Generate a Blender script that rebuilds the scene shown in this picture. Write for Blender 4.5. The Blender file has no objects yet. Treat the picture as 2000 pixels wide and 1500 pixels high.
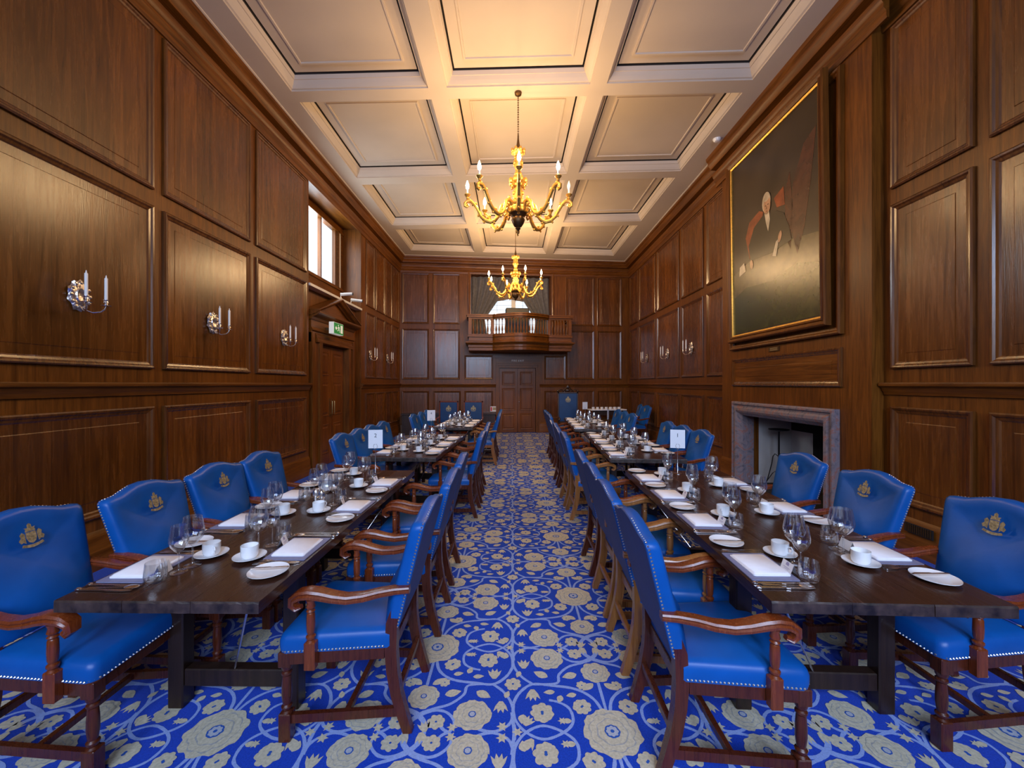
import bpy, bmesh, math, random
from mathutils import Vector, Matrix, Euler
random.seed(7)
PI = math.pi
sc = bpy.context.scene
COL = sc.collection

# ------------------------------------------------------------------ camera, world, lights
CH = 1.58                      # eye height
cam_d = bpy.data.cameras.new('camera'); cam = bpy.data.objects.new('camera', cam_d); COL.objects.link(cam)
cam.location = (0, 0, CH); cam.rotation_euler = (PI/2, 0, 0)
cam_d.sensor_width = 36; cam_d.lens = 36*780/2000; cam_d.clip_start = 0.05; cam_d.clip_end = 200
sc.camera = cam
sc.view_settings.view_transform = 'Standard'; sc.view_settings.look = 'None'
sc.view_settings.gamma = 1; sc.view_settings.exposure = 0.18; sc.view_settings.use_curve_mapping = False
sc.cycles.max_bounces = 7; sc.cycles.transparent_max_bounces = 24; sc.cycles.diffuse_bounces = 4
sc.cycles.glossy_bounces = 4; sc.cycles.transmission_bounces = 4
sc.cycles.caustics_reflective = False; sc.cycles.caustics_refractive = False
sc.cycles.sample_clamp_indirect = 3.0; sc.cycles.use_denoising = True

w = bpy.data.worlds.new('world'); sc.world = w; w.use_nodes = True
bg = w.node_tree.nodes['Background']; bg.inputs[0].default_value = (0.78, 0.9, 1.0, 1); bg.inputs[1].default_value = 1.35

def area_light(name, loc, size, rot, power, col, spread=PI):
    d = bpy.data.lights.new(name, 'AREA'); d.shape = 'RECTANGLE'; d.size, d.size_y = size
    d.energy = power; d.color = col; d.spread = spread
    o = bpy.data.objects.new(name, d); COL.objects.link(o); o.location = loc; o.rotation_euler = rot
    return o
COOL = (0.54, 0.68, 1.0)
# daylight through the tall windows of the wall behind the viewer, the high side window and the gallery window
area_light('daylight_front_window', (-1.9, -3.95, 4.1), (1.6, 2.7), (PI/2-.55, 0, 0), 230, COOL)
area_light('daylight_front_window', (0.1, -3.95, 4.1), (1.6, 2.7), (PI/2-.55, 0, 0), 290, COOL)
area_light('daylight_front_window', (2.1, -3.95, 4.1), (1.6, 2.7), (PI/2-.55, 0, 0), 300, COOL)
area_light('daylight_side_window', (-4.12, 8.1, 4.4), (2.2, 1.2), (0, -PI/2, 0), 90, (0.8, 0.9, 1.0))
WARM = (1.0, 0.63, 0.30)
BULB_W = 24.0

# ------------------------------------------------------------------ materials
def nt(name):
    m = bpy.data.materials.new(name); m.use_nodes = True
    return m, m.node_tree, m.node_tree.nodes['Principled BSDF']
def ramp(t, stops):
    r = t.nodes.new('ShaderNodeValToRGB')
    while len(r.color_ramp.elements) < len(stops): r.color_ramp.elements.new(0.5)
    for e, (p, c) in zip(r.color_ramp.elements, stops): e.position = p; e.color = (*c, 1)
    return r
def coords(t, scale=(1, 1, 1), obj=True):
    tc = t.nodes.new('ShaderNodeTexCoord'); mp = t.nodes.new('ShaderNodeMapping')
    t.links.new(tc.outputs['Object'], mp.inputs[0]); mp.inputs['Scale'].default_value = scale
    return mp.outputs[0]
def noise(t, vec, scale, detail=3, rough=.5, dist=0):
    n = t.nodes.new('ShaderNodeTexNoise'); n.inputs['Scale'].default_value = scale
    n.inputs['Detail'].default_value = detail; n.inputs['Roughness'].default_value = rough; n.inputs['Distortion'].default_value = dist
    t.links.new(vec, n.inputs['Vector']); return n.outputs[0]
def mixc(t, fac, a, b, mode='MIX'):
    m = t.nodes.new('ShaderNodeMix'); m.data_type = 'RGBA'; m.blend_type = mode
    def put(s, v):
        if isinstance(v, (int, float)): s.default_value = v
        elif isinstance(v, tuple): s.default_value = (*v, 1)
        else: t.links.new(v, s)
    put(m.inputs[0], fac); put(m.inputs[6], a); put(m.inputs[7], b)
    return m.outputs[2]
def bump(t, b, h, strength, dist=.01):
    n = t.nodes.new('ShaderNodeBump'); n.inputs['Strength'].default_value = strength; n.inputs['Distance'].default_value = dist
    t.links.new(h, n.inputs['Height']); t.links.new(n.outputs[0], b.inputs['Normal'])

def wood(name, dark, light, axis='z', rough=.35, plank=0, s=1.0, coat=.0, spec=.5, bmp=.15):
    m, t, b = nt(name)
    k = {'z': (9, 9, .5), 'x': (.5, 9, 9), 'y': (9, .5, 9)}[axis]
    v = coords(t, tuple(q*s for q in k))
    n1 = noise(t, v, 2.2, 6, .62, 1.2)
    v2 = coords(t, tuple(q*s*5 for q in k)); n2 = noise(t, v2, 3, 2, .5)
    v3 = coords(t, (1, 1, 1)); n3 = noise(t, v3, .9, 2, .5)
    r = ramp(t, [(.25, dark), (.75, light)]); t.links.new(n1, r.inputs[0])
    r2 = ramp(t, [(.3, (.62, .62, .62)), (.7, (1, 1, 1))]); t.links.new(n2, r2.inputs[0])
    c = mixc(t, .6, r.outputs[0], r2.outputs[0], 'MULTIPLY')
    r3 = ramp(t, [(.35, (.72, .68, .66)), (.65, (1.12, 1.1, 1.05))]); t.links.new(n3, r3.inputs[0])
    c = mixc(t, .8, c, r3.outputs[0], 'MULTIPLY')
    if plank:
        tc = t.nodes.new('ShaderNodeTexCoord'); sx = t.nodes.new('ShaderNodeSeparateXYZ'); t.links.new(tc.outputs['Object'], sx.inputs[0])
        ad = t.nodes.new('ShaderNodeMath'); ad.operation = 'ADD'; t.links.new(sx.outputs[0], ad.inputs[0]); t.links.new(sx.outputs[1], ad.inputs[1])
        dv = t.nodes.new('ShaderNodeMath'); dv.operation = 'DIVIDE'; t.links.new(ad.outputs[0], dv.inputs[0]); dv.inputs[1].default_value = plank
        fl = t.nodes.new('ShaderNodeMath'); fl.operation = 'FLOOR'; t.links.new(dv.outputs[0], fl.inputs[0])
        wn = t.nodes.new('ShaderNodeTexWhiteNoise'); wn.noise_dimensions = '1D'; t.links.new(fl.outputs[0], wn.inputs[1])
        r4 = ramp(t, [(0, (.74, .72, .70)), (1, (1.15, 1.12, 1.08))]); t.links.new(wn.outputs[0], r4.inputs[0])
        c = mixc(t, 1, c, r4.outputs[0], 'MULTIPLY')
        fr = t.nodes.new('ShaderNodeMath'); fr.operation = 'FRACT'; t.links.new(dv.outputs[0], fr.inputs[0])
        r5 = ramp(t, [(0, (.3, .3, .3)), (.022, (1, 1, 1))]); t.links.new(fr.outputs[0], r5.inputs[0])
        c = mixc(t, .75, c, r5.outputs[0], 'MULTIPLY')
    t.links.new(c, b.inputs['Base Color'])
    rr = t.nodes.new('ShaderNodeMapRange'); rr.inputs[3].default_value = rough-.07; rr.inputs[4].default_value = rough+.1
    t.links.new(n1, rr.inputs[0]); t.links.new(rr.outputs[0], b.inputs['Roughness'])
    b.inputs['Specular IOR Level'].default_value = spec
    b.inputs['Coat Weight'].default_value = coat; b.inputs['Coat Roughness'].default_value = .12
    bump(t, b, n2, bmp, .004)
    return m
def plain(name, col, rough=.5, metal=0, nscale=0, var=.1, bmp=0, spec=.5, coat=0, emit=None, es=0, sheen=0):
    m, t, b = nt(name)
    b.inputs['Roughness'].default_value = rough; b.inputs['Metallic'].default_value = metal
    b.inputs['Specular IOR Level'].default_value = spec; b.inputs['Coat Weight'].default_value = coat
    b.inputs['Base Color'].default_value = (*col, 1)
    if nscale:
        n = noise(t, coords(t), nscale, 4)
        r = ramp(t, [(.3, tuple(c*(1-var) for c in col)), (.7, tuple(min(1, c*(1+var)) for c in col))]); t.links.new(n, r.inputs[0])
        t.links.new(r.outputs[0], b.inputs['Base Color'])
        if bmp: bump(t, b, n, bmp, .005)
    if sheen: b.inputs['Sheen Weight'].default_value = sheen
    if emit: b.inputs['Emission Color'].default_value = (*emit, 1); b.inputs['Emission Strength'].default_value = es
    return m

M = {}
M['oak'] = wood('oak', (.075, .022, .0025), (.26, .088, .010), 'z', .36, spec=.3)
M['oak_h'] = wood('oak_horizontal', (.075, .022, .0025), (.26, .088, .010), 'y', .36, spec=.3)
M['oak_hx'] = wood('oak_crosswise', (.075, .022, .0025), (.26, .088, .010), 'x', .36, spec=.3)
M['panel'] = wood('oak_panel', (.07, .021, .0025), (.26, .088, .010), 'z', .25, plank=.235, spec=.62)
M['oak_mould'] = wood('oak_moulding', (.06, .018, .003), (.21, .072, .011), 'z', .22, spec=.9, bmp=.08)
M['door'] = wood('door_oak', (.09, .024, .003), (.27, .085, .010), 'z', .35, spec=.35)
M['table'] = wood('dark_table_oak', (.026, .010, .006), (.070, .026, .014), 'y', .24, bmp=.25)
M['table_edge'] = plain('worn_table_edge', (.04, .024, .018), .45, nscale=22, var=.75, bmp=.6)
M['tableleg'] = wood('dark_leg_oak', (.012, .006, .004), (.032, .015, .009), 'z', .35)
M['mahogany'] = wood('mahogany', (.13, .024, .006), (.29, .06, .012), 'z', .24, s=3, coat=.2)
M['mahogany_dark'] = wood('mahogany_dark', (.055, .011, .004), (.13, .027, .008), 'z', .27, s=3, coat=.15)  # same chair wood, darkened to paint in the shade below the tables
M['tan'] = wood('worn_tan_wood', (.22, .075, .018), (.46, .19, .05), 'z', .28, s=3, coat=.4)
M['darkwood'] = wood('dark_carved_wood', (.02, .008, .004), (.06, .022, .01), 'z', .35)
M['plaster'] = plain('ceiling_plaster', (.63, .535, .435), .75, nscale=1.2, var=.05)
M['gap'] = plain('shadow_gap', (.03, .022, .018), .9)  # near-black plaster groove, its shade put into the colour
M['white_paint'] = plain('white_paint', (.78, .76, .72), .45)

def leather(name, c, rough):
    m, t, b = nt(name)
    n = noise(t, coords(t), 5, 3, .5); r = ramp(t, [(.3, tuple(q*.75 for q in c)), (.7, c)]); t.links.new(n, r.inputs[0])
    t.links.new(r.outputs[0], b.inputs['Base Color']); b.inputs['Roughness'].default_value = rough
    n2 = noise(t, coords(t), 14, 3, .5, .3); bump(t, b, n2, .12, .01)
    b.inputs['Specular IOR Level'].default_value = .38
    return m
M['leather'] = leather('blue_leather', (.003, .10, .40), .38)
M['backcloth'] = leather('dull_blue_back', (.005, .065, .25), .5)
M['stud'] = plain('nail_metal', (.80, .80, .78), .3, 1)
M['gold_print'] = plain('gold_print', (.38, .29, .14), .5, .3, nscale=90, var=.5)
M['gilt'] = plain('gilt', (.80, .46, .095), .36, .75, nscale=40, var=.2, bmp=.4)
M['bronze'] = plain('dark_bronze', (.12, .065, .025), .4, .8)
M['silver'] = plain('silver', (.82, .80, .80), .2, 1)
M['silver_chased'] = plain('chased_silver', (.85, .76, .70), .26, 1, nscale=60, var=.25, bmp=.7)
M['brass'] = plain('aged_brass', (.45, .30, .12), .35, 1)
M['wax'] = plain('wax', (.92, .90, .84), .5)
M['china'] = plain('china', (.86, .87, .88), .18, coat=.3)
M['napkin'] = plain('white_linen', (.88, .88, .92), .8, nscale=30, var=.03)
M['mat'] = plain('slate_mat', (.20, .21, .34), .5, nscale=50, var=.08)
M['card'] = plain('card', (.86, .87, .90), .7)
M['ink'] = plain('ink', (.04, .05, .07), .7)
M['greymark'] = plain('grey_print', (.36, .33, .50), .7)
M['marble'] = None
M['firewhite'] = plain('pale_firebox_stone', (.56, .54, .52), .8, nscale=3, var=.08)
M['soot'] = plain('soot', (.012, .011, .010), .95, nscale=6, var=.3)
M['iron'] = plain('black_iron', (.02, .02, .022), .45, .6)
M['curtain'] = plain('curtain', (.12, .115, .12), .85, nscale=14, var=.25, sheen=.3)
M['blind'] = plain('blind', (.30, .22, .16), .9)
M['red'] = plain('extinguisher_red', (.62, .02, .015), .3)
M['black'] = plain('black_plastic', (.015, .015, .017), .5)
M['green'] = plain('exit_green', (.015, .16, .03), .4, emit=(.02, .3, .06), es=.35)
M['signwhite'] = plain('sign_white', (.85, .87, .82), .5, emit=(.9, .95, .85), es=.25)
M['bulb'] = plain('lit_bulb', (1, .85, .6), .3, emit=(1, .80, .48), es=28)
M['frosted'] = plain('unlit_bulb', (.88, .85, .78), .2)
M['carpet_blue'] = plain('carpet_blue', (.006, .050, .46), .95, nscale=160, var=.22, bmp=.3, sheen=.1, spec=.1)
M['carpet_vine'] = plain('carpet_vine', (.27, .37, .70), .95, nscale=160, var=.12, spec=.1)
M['carpet_cream'] = plain('carpet_cream', (.55, .50, .37), .95, nscale=90, var=.16, spec=.1)
M['carpet_fold'] = plain('carpet_petal_fold', (.37, .37, .36), .95, nscale=90, var=.16, spec=.1)
M['carpet_ring'] = plain('carpet_ring', (.03, .10, .40), .95, spec=.1)
M['carpet_pale'] = plain('carpet_pale', (.42, .45, .52), .95, nscale=120, var=.1, spec=.1)

def marble():
    m, t, b = nt('marble')
    v = coords(t, (1, 1, 1)); n = noise(t, v, 5, 8, .65, 2.5)
    r = ramp(t, [(.28, (.09, .08, .09)), (.42, (.19, .165, .19)), (.52, (.24, .20, .22)), (.60, (.30, .13, .10)), (.66, (.24, .21, .24)), (.74, (.5, .46, .47))])
    t.links.new(n, r.inputs[0]); t.links.new(r.outputs[0], b.inputs['Base Color']); b.inputs['Roughness'].default_value = .22
    return m
M['marble'] = marble()
def glass():
    m = bpy.data.materials.new('clear_glass'); m.use_nodes = True; t = m.node_tree; t.nodes.clear()
    o = t.nodes.new('ShaderNodeOutputMaterial'); tr = t.nodes.new('ShaderNodeBsdfTransparent'); g = t.nodes.new('ShaderNodeBsdfGlossy')
    tr.inputs[0].default_value = (.96, .97, .98, 1); g.inputs['Roughness'].default_value = .04; g.inputs[0].default_value = (1, 1, 1, 1)
    lw = t.nodes.new('ShaderNodeLayerWeight'); lw.inputs[0].default_value = .35
    r = ramp(t, [(0, (.12, .12, .12)), (.45, (.24, .24, .24)), (.8, (.6, .6, .6)), (1, (.95, .95, .95))]); t.links.new(lw.outputs['Facing'], r.inputs[0])
    mx = t.nodes.new('ShaderNodeMixShader'); t.links.new(r.outputs[0], mx.inputs[0]); t.links.new(tr.outputs[0], mx.inputs[1]); t.links.new(g.outputs[0], mx.inputs[2])
    t.links.new(mx.outputs[0], o.inputs[0]); return m
M['glass'] = glass()
def pane_mat():
    m = bpy.data.materials.new('window_glass'); m.use_nodes = True; t = m.node_tree; t.nodes.clear()
    o = t.nodes.new('ShaderNodeOutputMaterial'); tr = t.nodes.new('ShaderNodeBsdfTransparent'); g = t.nodes.new('ShaderNodeBsdfGlossy')
    g.inputs['Roughness'].default_value = .02
    mx = t.nodes.new('ShaderNodeMixShader'); mx.inputs[0].default_value = .06
    t.links.new(tr.outputs[0], mx.inputs[1]); t.links.new(g.outputs[0], mx.inputs[2]); t.links.new(mx.outputs[0], o.inputs[0]); return m
M['pane'] = pane_mat()

# ------------------------------------------------------------------ mesh builder
class MB:
    def __init__(s): s.v = []; s.f = []; s.m = []; s.mats = []; s.cur = 0; s.T = None
    def mat(s, name):
        if name not in s.mats: s.mats.append(name)
        s.cur = s.mats.index(name); return s
    def add(s, vs, fs):
        b = len(s.v)
        if s.T is not None: vs = [s.T @ Vector(p) for p in vs]
        s.v += [tuple(p) for p in vs]
        for f in fs: s.f.append(tuple(b+i for i in f)); s.m.append(s.cur)
    def box(s, x0, x1, y0, y1, z0, z1, bev=0):
        if bev <= 0:
            s.add([(x, y, z) for x in (x0, x1) for y in (y0, y1) for z in (z0, z1)],
                  [(0, 1, 3, 2), (4, 6, 7, 5), (0, 4, 5, 1), (2, 3, 7, 6), (0, 2, 6, 4), (1, 5, 7, 3)])
            return
        b = bev; P = []
        for (X, sx) in ((x0, 1), (x1, -1)):
            for (Y, sy) in ((y0, 1), (y1, -1)):
                for (Z, sz) in ((z0, 1), (z1, -1)):
                    P += [(X, Y+sy*b, Z+sz*b), (X+sx*b, Y, Z+sz*b), (X+sx*b, Y+sy*b, Z)]
        i = lambda a, c, d, k: (a*4+c*2+d)*3+k
        F = []
        for a in (0, 1): F.append((i(a, 0, 0, 0), i(a, 1, 0, 0), i(a, 1, 1, 0), i(a, 0, 1, 0)))
        for a in (0, 1): F.append((i(0, a, 0, 1), i(1, a, 0, 1), i(1, a, 1, 1), i(0, a, 1, 1)))
        for a in (0, 1): F.append((i(0, 0, a, 2), i(1, 0, a, 2), i(1, 1, a, 2), i(0, 1, a, 2)))
        for a in (0, 1):
            for c in (0, 1):
                F.append((i(a, c, 0, 0), i(a, c, 1, 0), i(a, c, 1, 1), i(a, c, 0, 1)))
                F.append((i(a, 0, c, 0), i(a, 1, c, 0), i(a, 1, c, 2), i(a, 0, c, 2)))
                F.append((i(0, a, c, 1), i(1, a, c, 1), i(1, a, c, 2), i(0, a, c, 2)))
                for d in (0, 1): F.append((i(a, c, d, 0), i(a, c, d, 1), i(a, c, d, 2)))
        s.add(P, F)
    def lathe(s, prof, n=16, c=(0, 0, 0), cap=True, sx=1, sy=1):
        vs = []; fs = []
        for (r, z) in prof:
            for k in range(n):
                a = 2*PI*k/n; vs.append((c[0]+r*math.cos(a)*sx, c[1]+r*math.sin(a)*sy, c[2]+z))
        for i in range(len(prof)-1):
            for k in range(n):
                fs.append((i*n+k, i*n+(k+1) % n, (i+1)*n+(k+1) % n, (i+1)*n+k))
        if cap: fs.append(tuple(range(n))); fs.append(tuple((len(prof)-1)*n+k for k in range(n)))
        s.add(vs, fs)
    def sweep(s, path, sect, radii=None, up=(0, 0, 1), cap=True):
        """sect: closed list of (a,b) in the (side, up) plane across the path"""
        path = [Vector(p) for p in path]; n = len(sect); vs = []; fs = []
        for i, p in enumerate(path):
            d = (path[min(i+1, len(path)-1)]-path[max(i-1, 0)]).normalized()
            u = Vector(up); sd = d.cross(u)
            if sd.length < 1e-4: sd = d.cross(Vector((0, 1, 0)))
            sd.normalize(); u2 = sd.cross(d).normalized(); k = radii[i] if radii else 1
            for (a, b) in sect: vs.append(p+sd*a*k+u2*b*k)
        for i in range(len(path)-1):
            for j in range(n): fs.append((i*n+j, i*n+(j+1) % n, (i+1)*n+(j+1) % n, (i+1)*n+j))
        if cap: fs.append(tuple(range(n))); fs.append(tuple((len(path)-1)*n+j for j in range(n)))
        s.add(vs, fs)
    def tube(s, path, r, n=8, radii=None, up=(0, 0, 1)):
        s.sweep(path, [(r*math.cos(2*PI*k/n), r*math.sin(2*PI*k/n)) for k in range(n)], radii, up)
    def prism(s, poly, z0, z1):
        n = len(poly)
        s.add([(x, y, z0) for x, y in poly]+[(x, y, z1) for x, y in poly],
              [tuple(range(n)), tuple(range(n, 2*n))]+[(i, (i+1) % n, n+(i+1) % n, n+i) for i in range(n)])
    def ball(s, c, r, n=8, m=5, sc3=(1, 1, 1)):
        vs = [(c[0], c[1], c[2]-r*sc3[2])]; fs = []
        for i in range(1, m):
            t = -PI/2+PI*i/m
            for k in range(n): a = 2*PI*k/n; vs.append((c[0]+r*sc3[0]*math.cos(t)*math.cos(a), c[1]+r*sc3[1]*math.cos(t)*math.sin(a), c[2]+r*sc3[2]*math.sin(t)))
        vs.append((c[0], c[1], c[2]+r*sc3[2])); L = len(vs)-1
        for k in range(n): fs.append((0, 1+k, 1+(k+1) % n)); fs.append((L, L-n+k, L-n+(k+1) % n))
        for i in range(m-2):
            for k in range(n): fs.append((1+i*n+k, 1+i*n+(k+1) % n, 1+(i+1)*n+(k+1) % n, 1+(i+1)*n+k))
        s.add(vs, fs)
    def build(s, name, parent=None, mat=None, smooth=False, angle=40, recalc=True):
        me = bpy.data.meshes.new(name); me.from_pydata(s.v, [], s.f)
        if mat: me.materials.append(M[mat])
        else:
            for k in s.mats: me.materials.append(M[k])
            me.polygons.foreach_set('material_index', s.m)
        if recalc:
            bm = bmesh.new(); bm.from_mesh(me); bmesh.ops.recalc_face_normals(bm, faces=bm.faces); bm.to_mesh(me); bm.free()
        if smooth:
            me.polygons.foreach_set('use_smooth', [True]*len(me.polygons)); me.set_sharp_from_angle(angle=math.radians(angle))
        me.update()
        o = bpy.data.objects.new(name, me); COL.objects.link(o)
        if parent: o.parent = parent
        return o
def tag(o, label=None, cat=None, group=None, kind=None):
    if label: o['label'] = label
    if cat: o['category'] = cat
    if group: o['group'] = group
    if kind: o['kind'] = kind
    return o
def empty(name, loc=(0, 0, 0), rz=0):
    o = bpy.data.objects.new(name, None); o.empty_display_size = .1; COL.objects.link(o); o.location = loc; o.rotation_euler = (0, 0, rz); return o
def kids(o): return KIDS.get(o.name, [])
KIDS = {}
def remember(root):                      # lists of children once, for quick copying
    for o in bpy.data.objects:
        if o.parent: KIDS.setdefault(o.parent.name, [])
    KIDS[root.name] = [c for c in bpy.data.objects if c.parent == root]
    for c in KIDS[root.name]: KIDS[c.name] = [g for g in bpy.data.objects if g.parent == c]
def copy_thing(root, loc, rz, swap=None):
    r = root.copy(); COL.objects.link(r); r.location = loc; r.rotation_euler = (0, 0, rz)
    if swap and r.type == 'MESH' and r.data.name in swap: r.data = swap[r.data.name]
    for ch in kids(root):
        c = ch.copy(); COL.objects.link(c); c.parent = r
        if swap and ch.data.name in swap: c.data = swap[ch.data.name]
        for g in kids(ch):
            d = g.copy(); COL.objects.link(d); d.parent = c
            if swap and g.data.name in swap: d.data = swap[g.data.name]
    return r
def rr(w, h, r, n=4):                     # rounded rectangle outline
    P = []
    for (cx, cy, a0) in ((w/2-r, h/2-r, 0), (-w/2+r, h/2-r, PI/2), (-w/2+r, -h/2+r, PI), (w/2-r, -h/2+r, 1.5*PI)):
        for k in range(n+1): a = a0+PI/2*k/n; P.append((cx+r*math.cos(a), cy+r*math.sin(a)))
    return P

# ------------------------------------------------------------------ wall frames
class Frame:
    def __init__(s, o, d, n): s.o = Vector((*o, 0)); s.d = Vector((*d, 0)).normalized(); s.n = Vector((*n, 0)).normalized()
    def p(s, a, z, h=0): q = s.o+s.d*a+s.n*h; return (q.x, q.y, z)
    def quad(s, mb, a0, a1, z0, z1, h=0): mb.add([s.p(a0, z0, h), s.p(a1, z0, h), s.p(a1, z1, h), s.p(a0, z1, h)], [(0, 1, 2, 3)])
    def box(s, mb, a0, a1, z0, z1, h0, h1):
        mb.add([s.p(a, z, h) for a in (a0, a1) for z in (z0, z1) for h in (h0, h1)],
               [(0, 1, 3, 2), (4, 6, 7, 5), (0, 4, 5, 1), (2, 3, 7, 6), (0, 2, 6, 4), (1, 5, 7, 3)])
    def rectprof(s, mb, a0, a1, z0, z1, prof, close=True):
        vs = []; fs = []
        for (i, h) in prof: vs += [s.p(a0+i, z0+i, h), s.p(a1-i, z0+i, h), s.p(a1-i, z1-i, h), s.p(a0+i, z1-i, h)]
        for k in range(len(prof)-1):
            for j in range(4): fs.append((k*4+j, k*4+(j+1) % 4, (k+1)*4+(j+1) % 4, (k+1)*4+j))
        mb.add(vs, fs)
    def panel(s, mb, a0, a1, z0, z1, m=1.0, fm='panel', wm='oak_mould'):
        mb.mat(wm)
        s.rectprof(mb, a0, a1, z0, z1, [(0, .0), (.0, .024*m), (.012*m, .033*m), (.026*m, .030*m), (.038*m, .018*m), (.055*m, .013*m), (.066*m, .004)])
        i = .066*m; mb.mat(fm)
        k = min(.075, (a1-a0)*.12)
        s.rectprof(mb, a0+i, a1-i, z0+i, z1-i, [(0, .004), (k, .004), (k+.006, .0075)])
        e = i+k+.006
        s.quad(mb, a0+e, a1-e, z0+e, z1-e, .0075)
    def extr(s, mb, a0, a1, prof, cap=True):     # profile (h, z) extruded along the wall
        n = len(prof)
        vs = [s.p(a0, z, h) for h, z in prof]+[s.p(a1, z, h) for h, z in prof]
        fs = [(i, i+1, n+i+1, n+i) for i in range(n-1)]
        if cap: fs += [tuple(range(n)), tuple(range(n, 2*n))]
        mb.add(vs, fs)
LW = Frame((-3.54, -3.0), (0, 1), (1, 0))             # a = Y+3
RW = Frame((3.621, -3.0), (.017, 1), (-1, .017))      # a ~ Y+3
BR = Frame((3.501, -3.0), (.017, 1), (-1, .017))      # chimney breast face
BW = Frame((-3.54, 12.6), (7.44, .70), (.0937, -.9956))
FW = Frame((-3.8, -2.9), (1, 0), (0, 1))
BL = math.hypot(7.44, .70)
def bw_a(px):                                         # distance along the back wall of an image column
    k = (px-1000)/780; t = (k*12.6+3.54)/(7.44-k*.70); return t*BL
def wall_grid(fr, mb, As, Zs, holes, t=.14, mat='oak'):
    """wall slab with rectangular holes; front at h=0, back at h=-t"""
    mb.mat(mat)
    As = sorted(set(As)); Zs = sorted(set(Zs))
    for i in range(len(As)-1):
        for j in range(len(Zs)-1):
            ca, cz = (As[i]+As[i+1])/2, (Zs[j]+Zs[j+1])/2
            if any(h[0] < ca < h[1] and h[2] < cz < h[3] for h in holes): continue
            fr.box(mb, As[i], As[i+1], Zs[j], Zs[j+1], -t, 0)

ZL0, ZL1, ZM0, ZM1, ZU0, ZU1 = .44, 1.36, 1.73, 3.33, 3.49, 5.08
CZ = 5.60
CORN = [(0, 5.10), (.022, 5.10), (.03, 5.13), (.03, 5.17), (.055, 5.20), (.055, 5.24), (.075, 5.265), (.085, 5.315), (.085, 5.325), (.008, 5.33), (.008, 5.40), (.115, 5.405), (.118, 5.43), (.15, 5.47), (.165, 5.50), (.165, 5.53), (.19, 5.55), (.20, 5.60), (0, 5.60)]
DADO = [(0, 1.47), (.018, 1.475), (.022, 1.50), (.035, 1.515), (.045, 1.545), (.07, 1.56), (.075, 1.575), (.07, 1.592), (0, 1.595)]
BASE = [(0, 0), (.035, 0), (.035, .17), (.026, .185), (.026, .27), (.018, .295), (.006, .32), (0, .33)]
def run(fr, name, a0, a1, prof, mat='oak_h'):
    mb = MB(); mb.mat(mat); fr.extr(mb, a0, a1, prof); o = mb.build(name, smooth=True, angle=35); o['kind'] = 'structure'; return o

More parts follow.
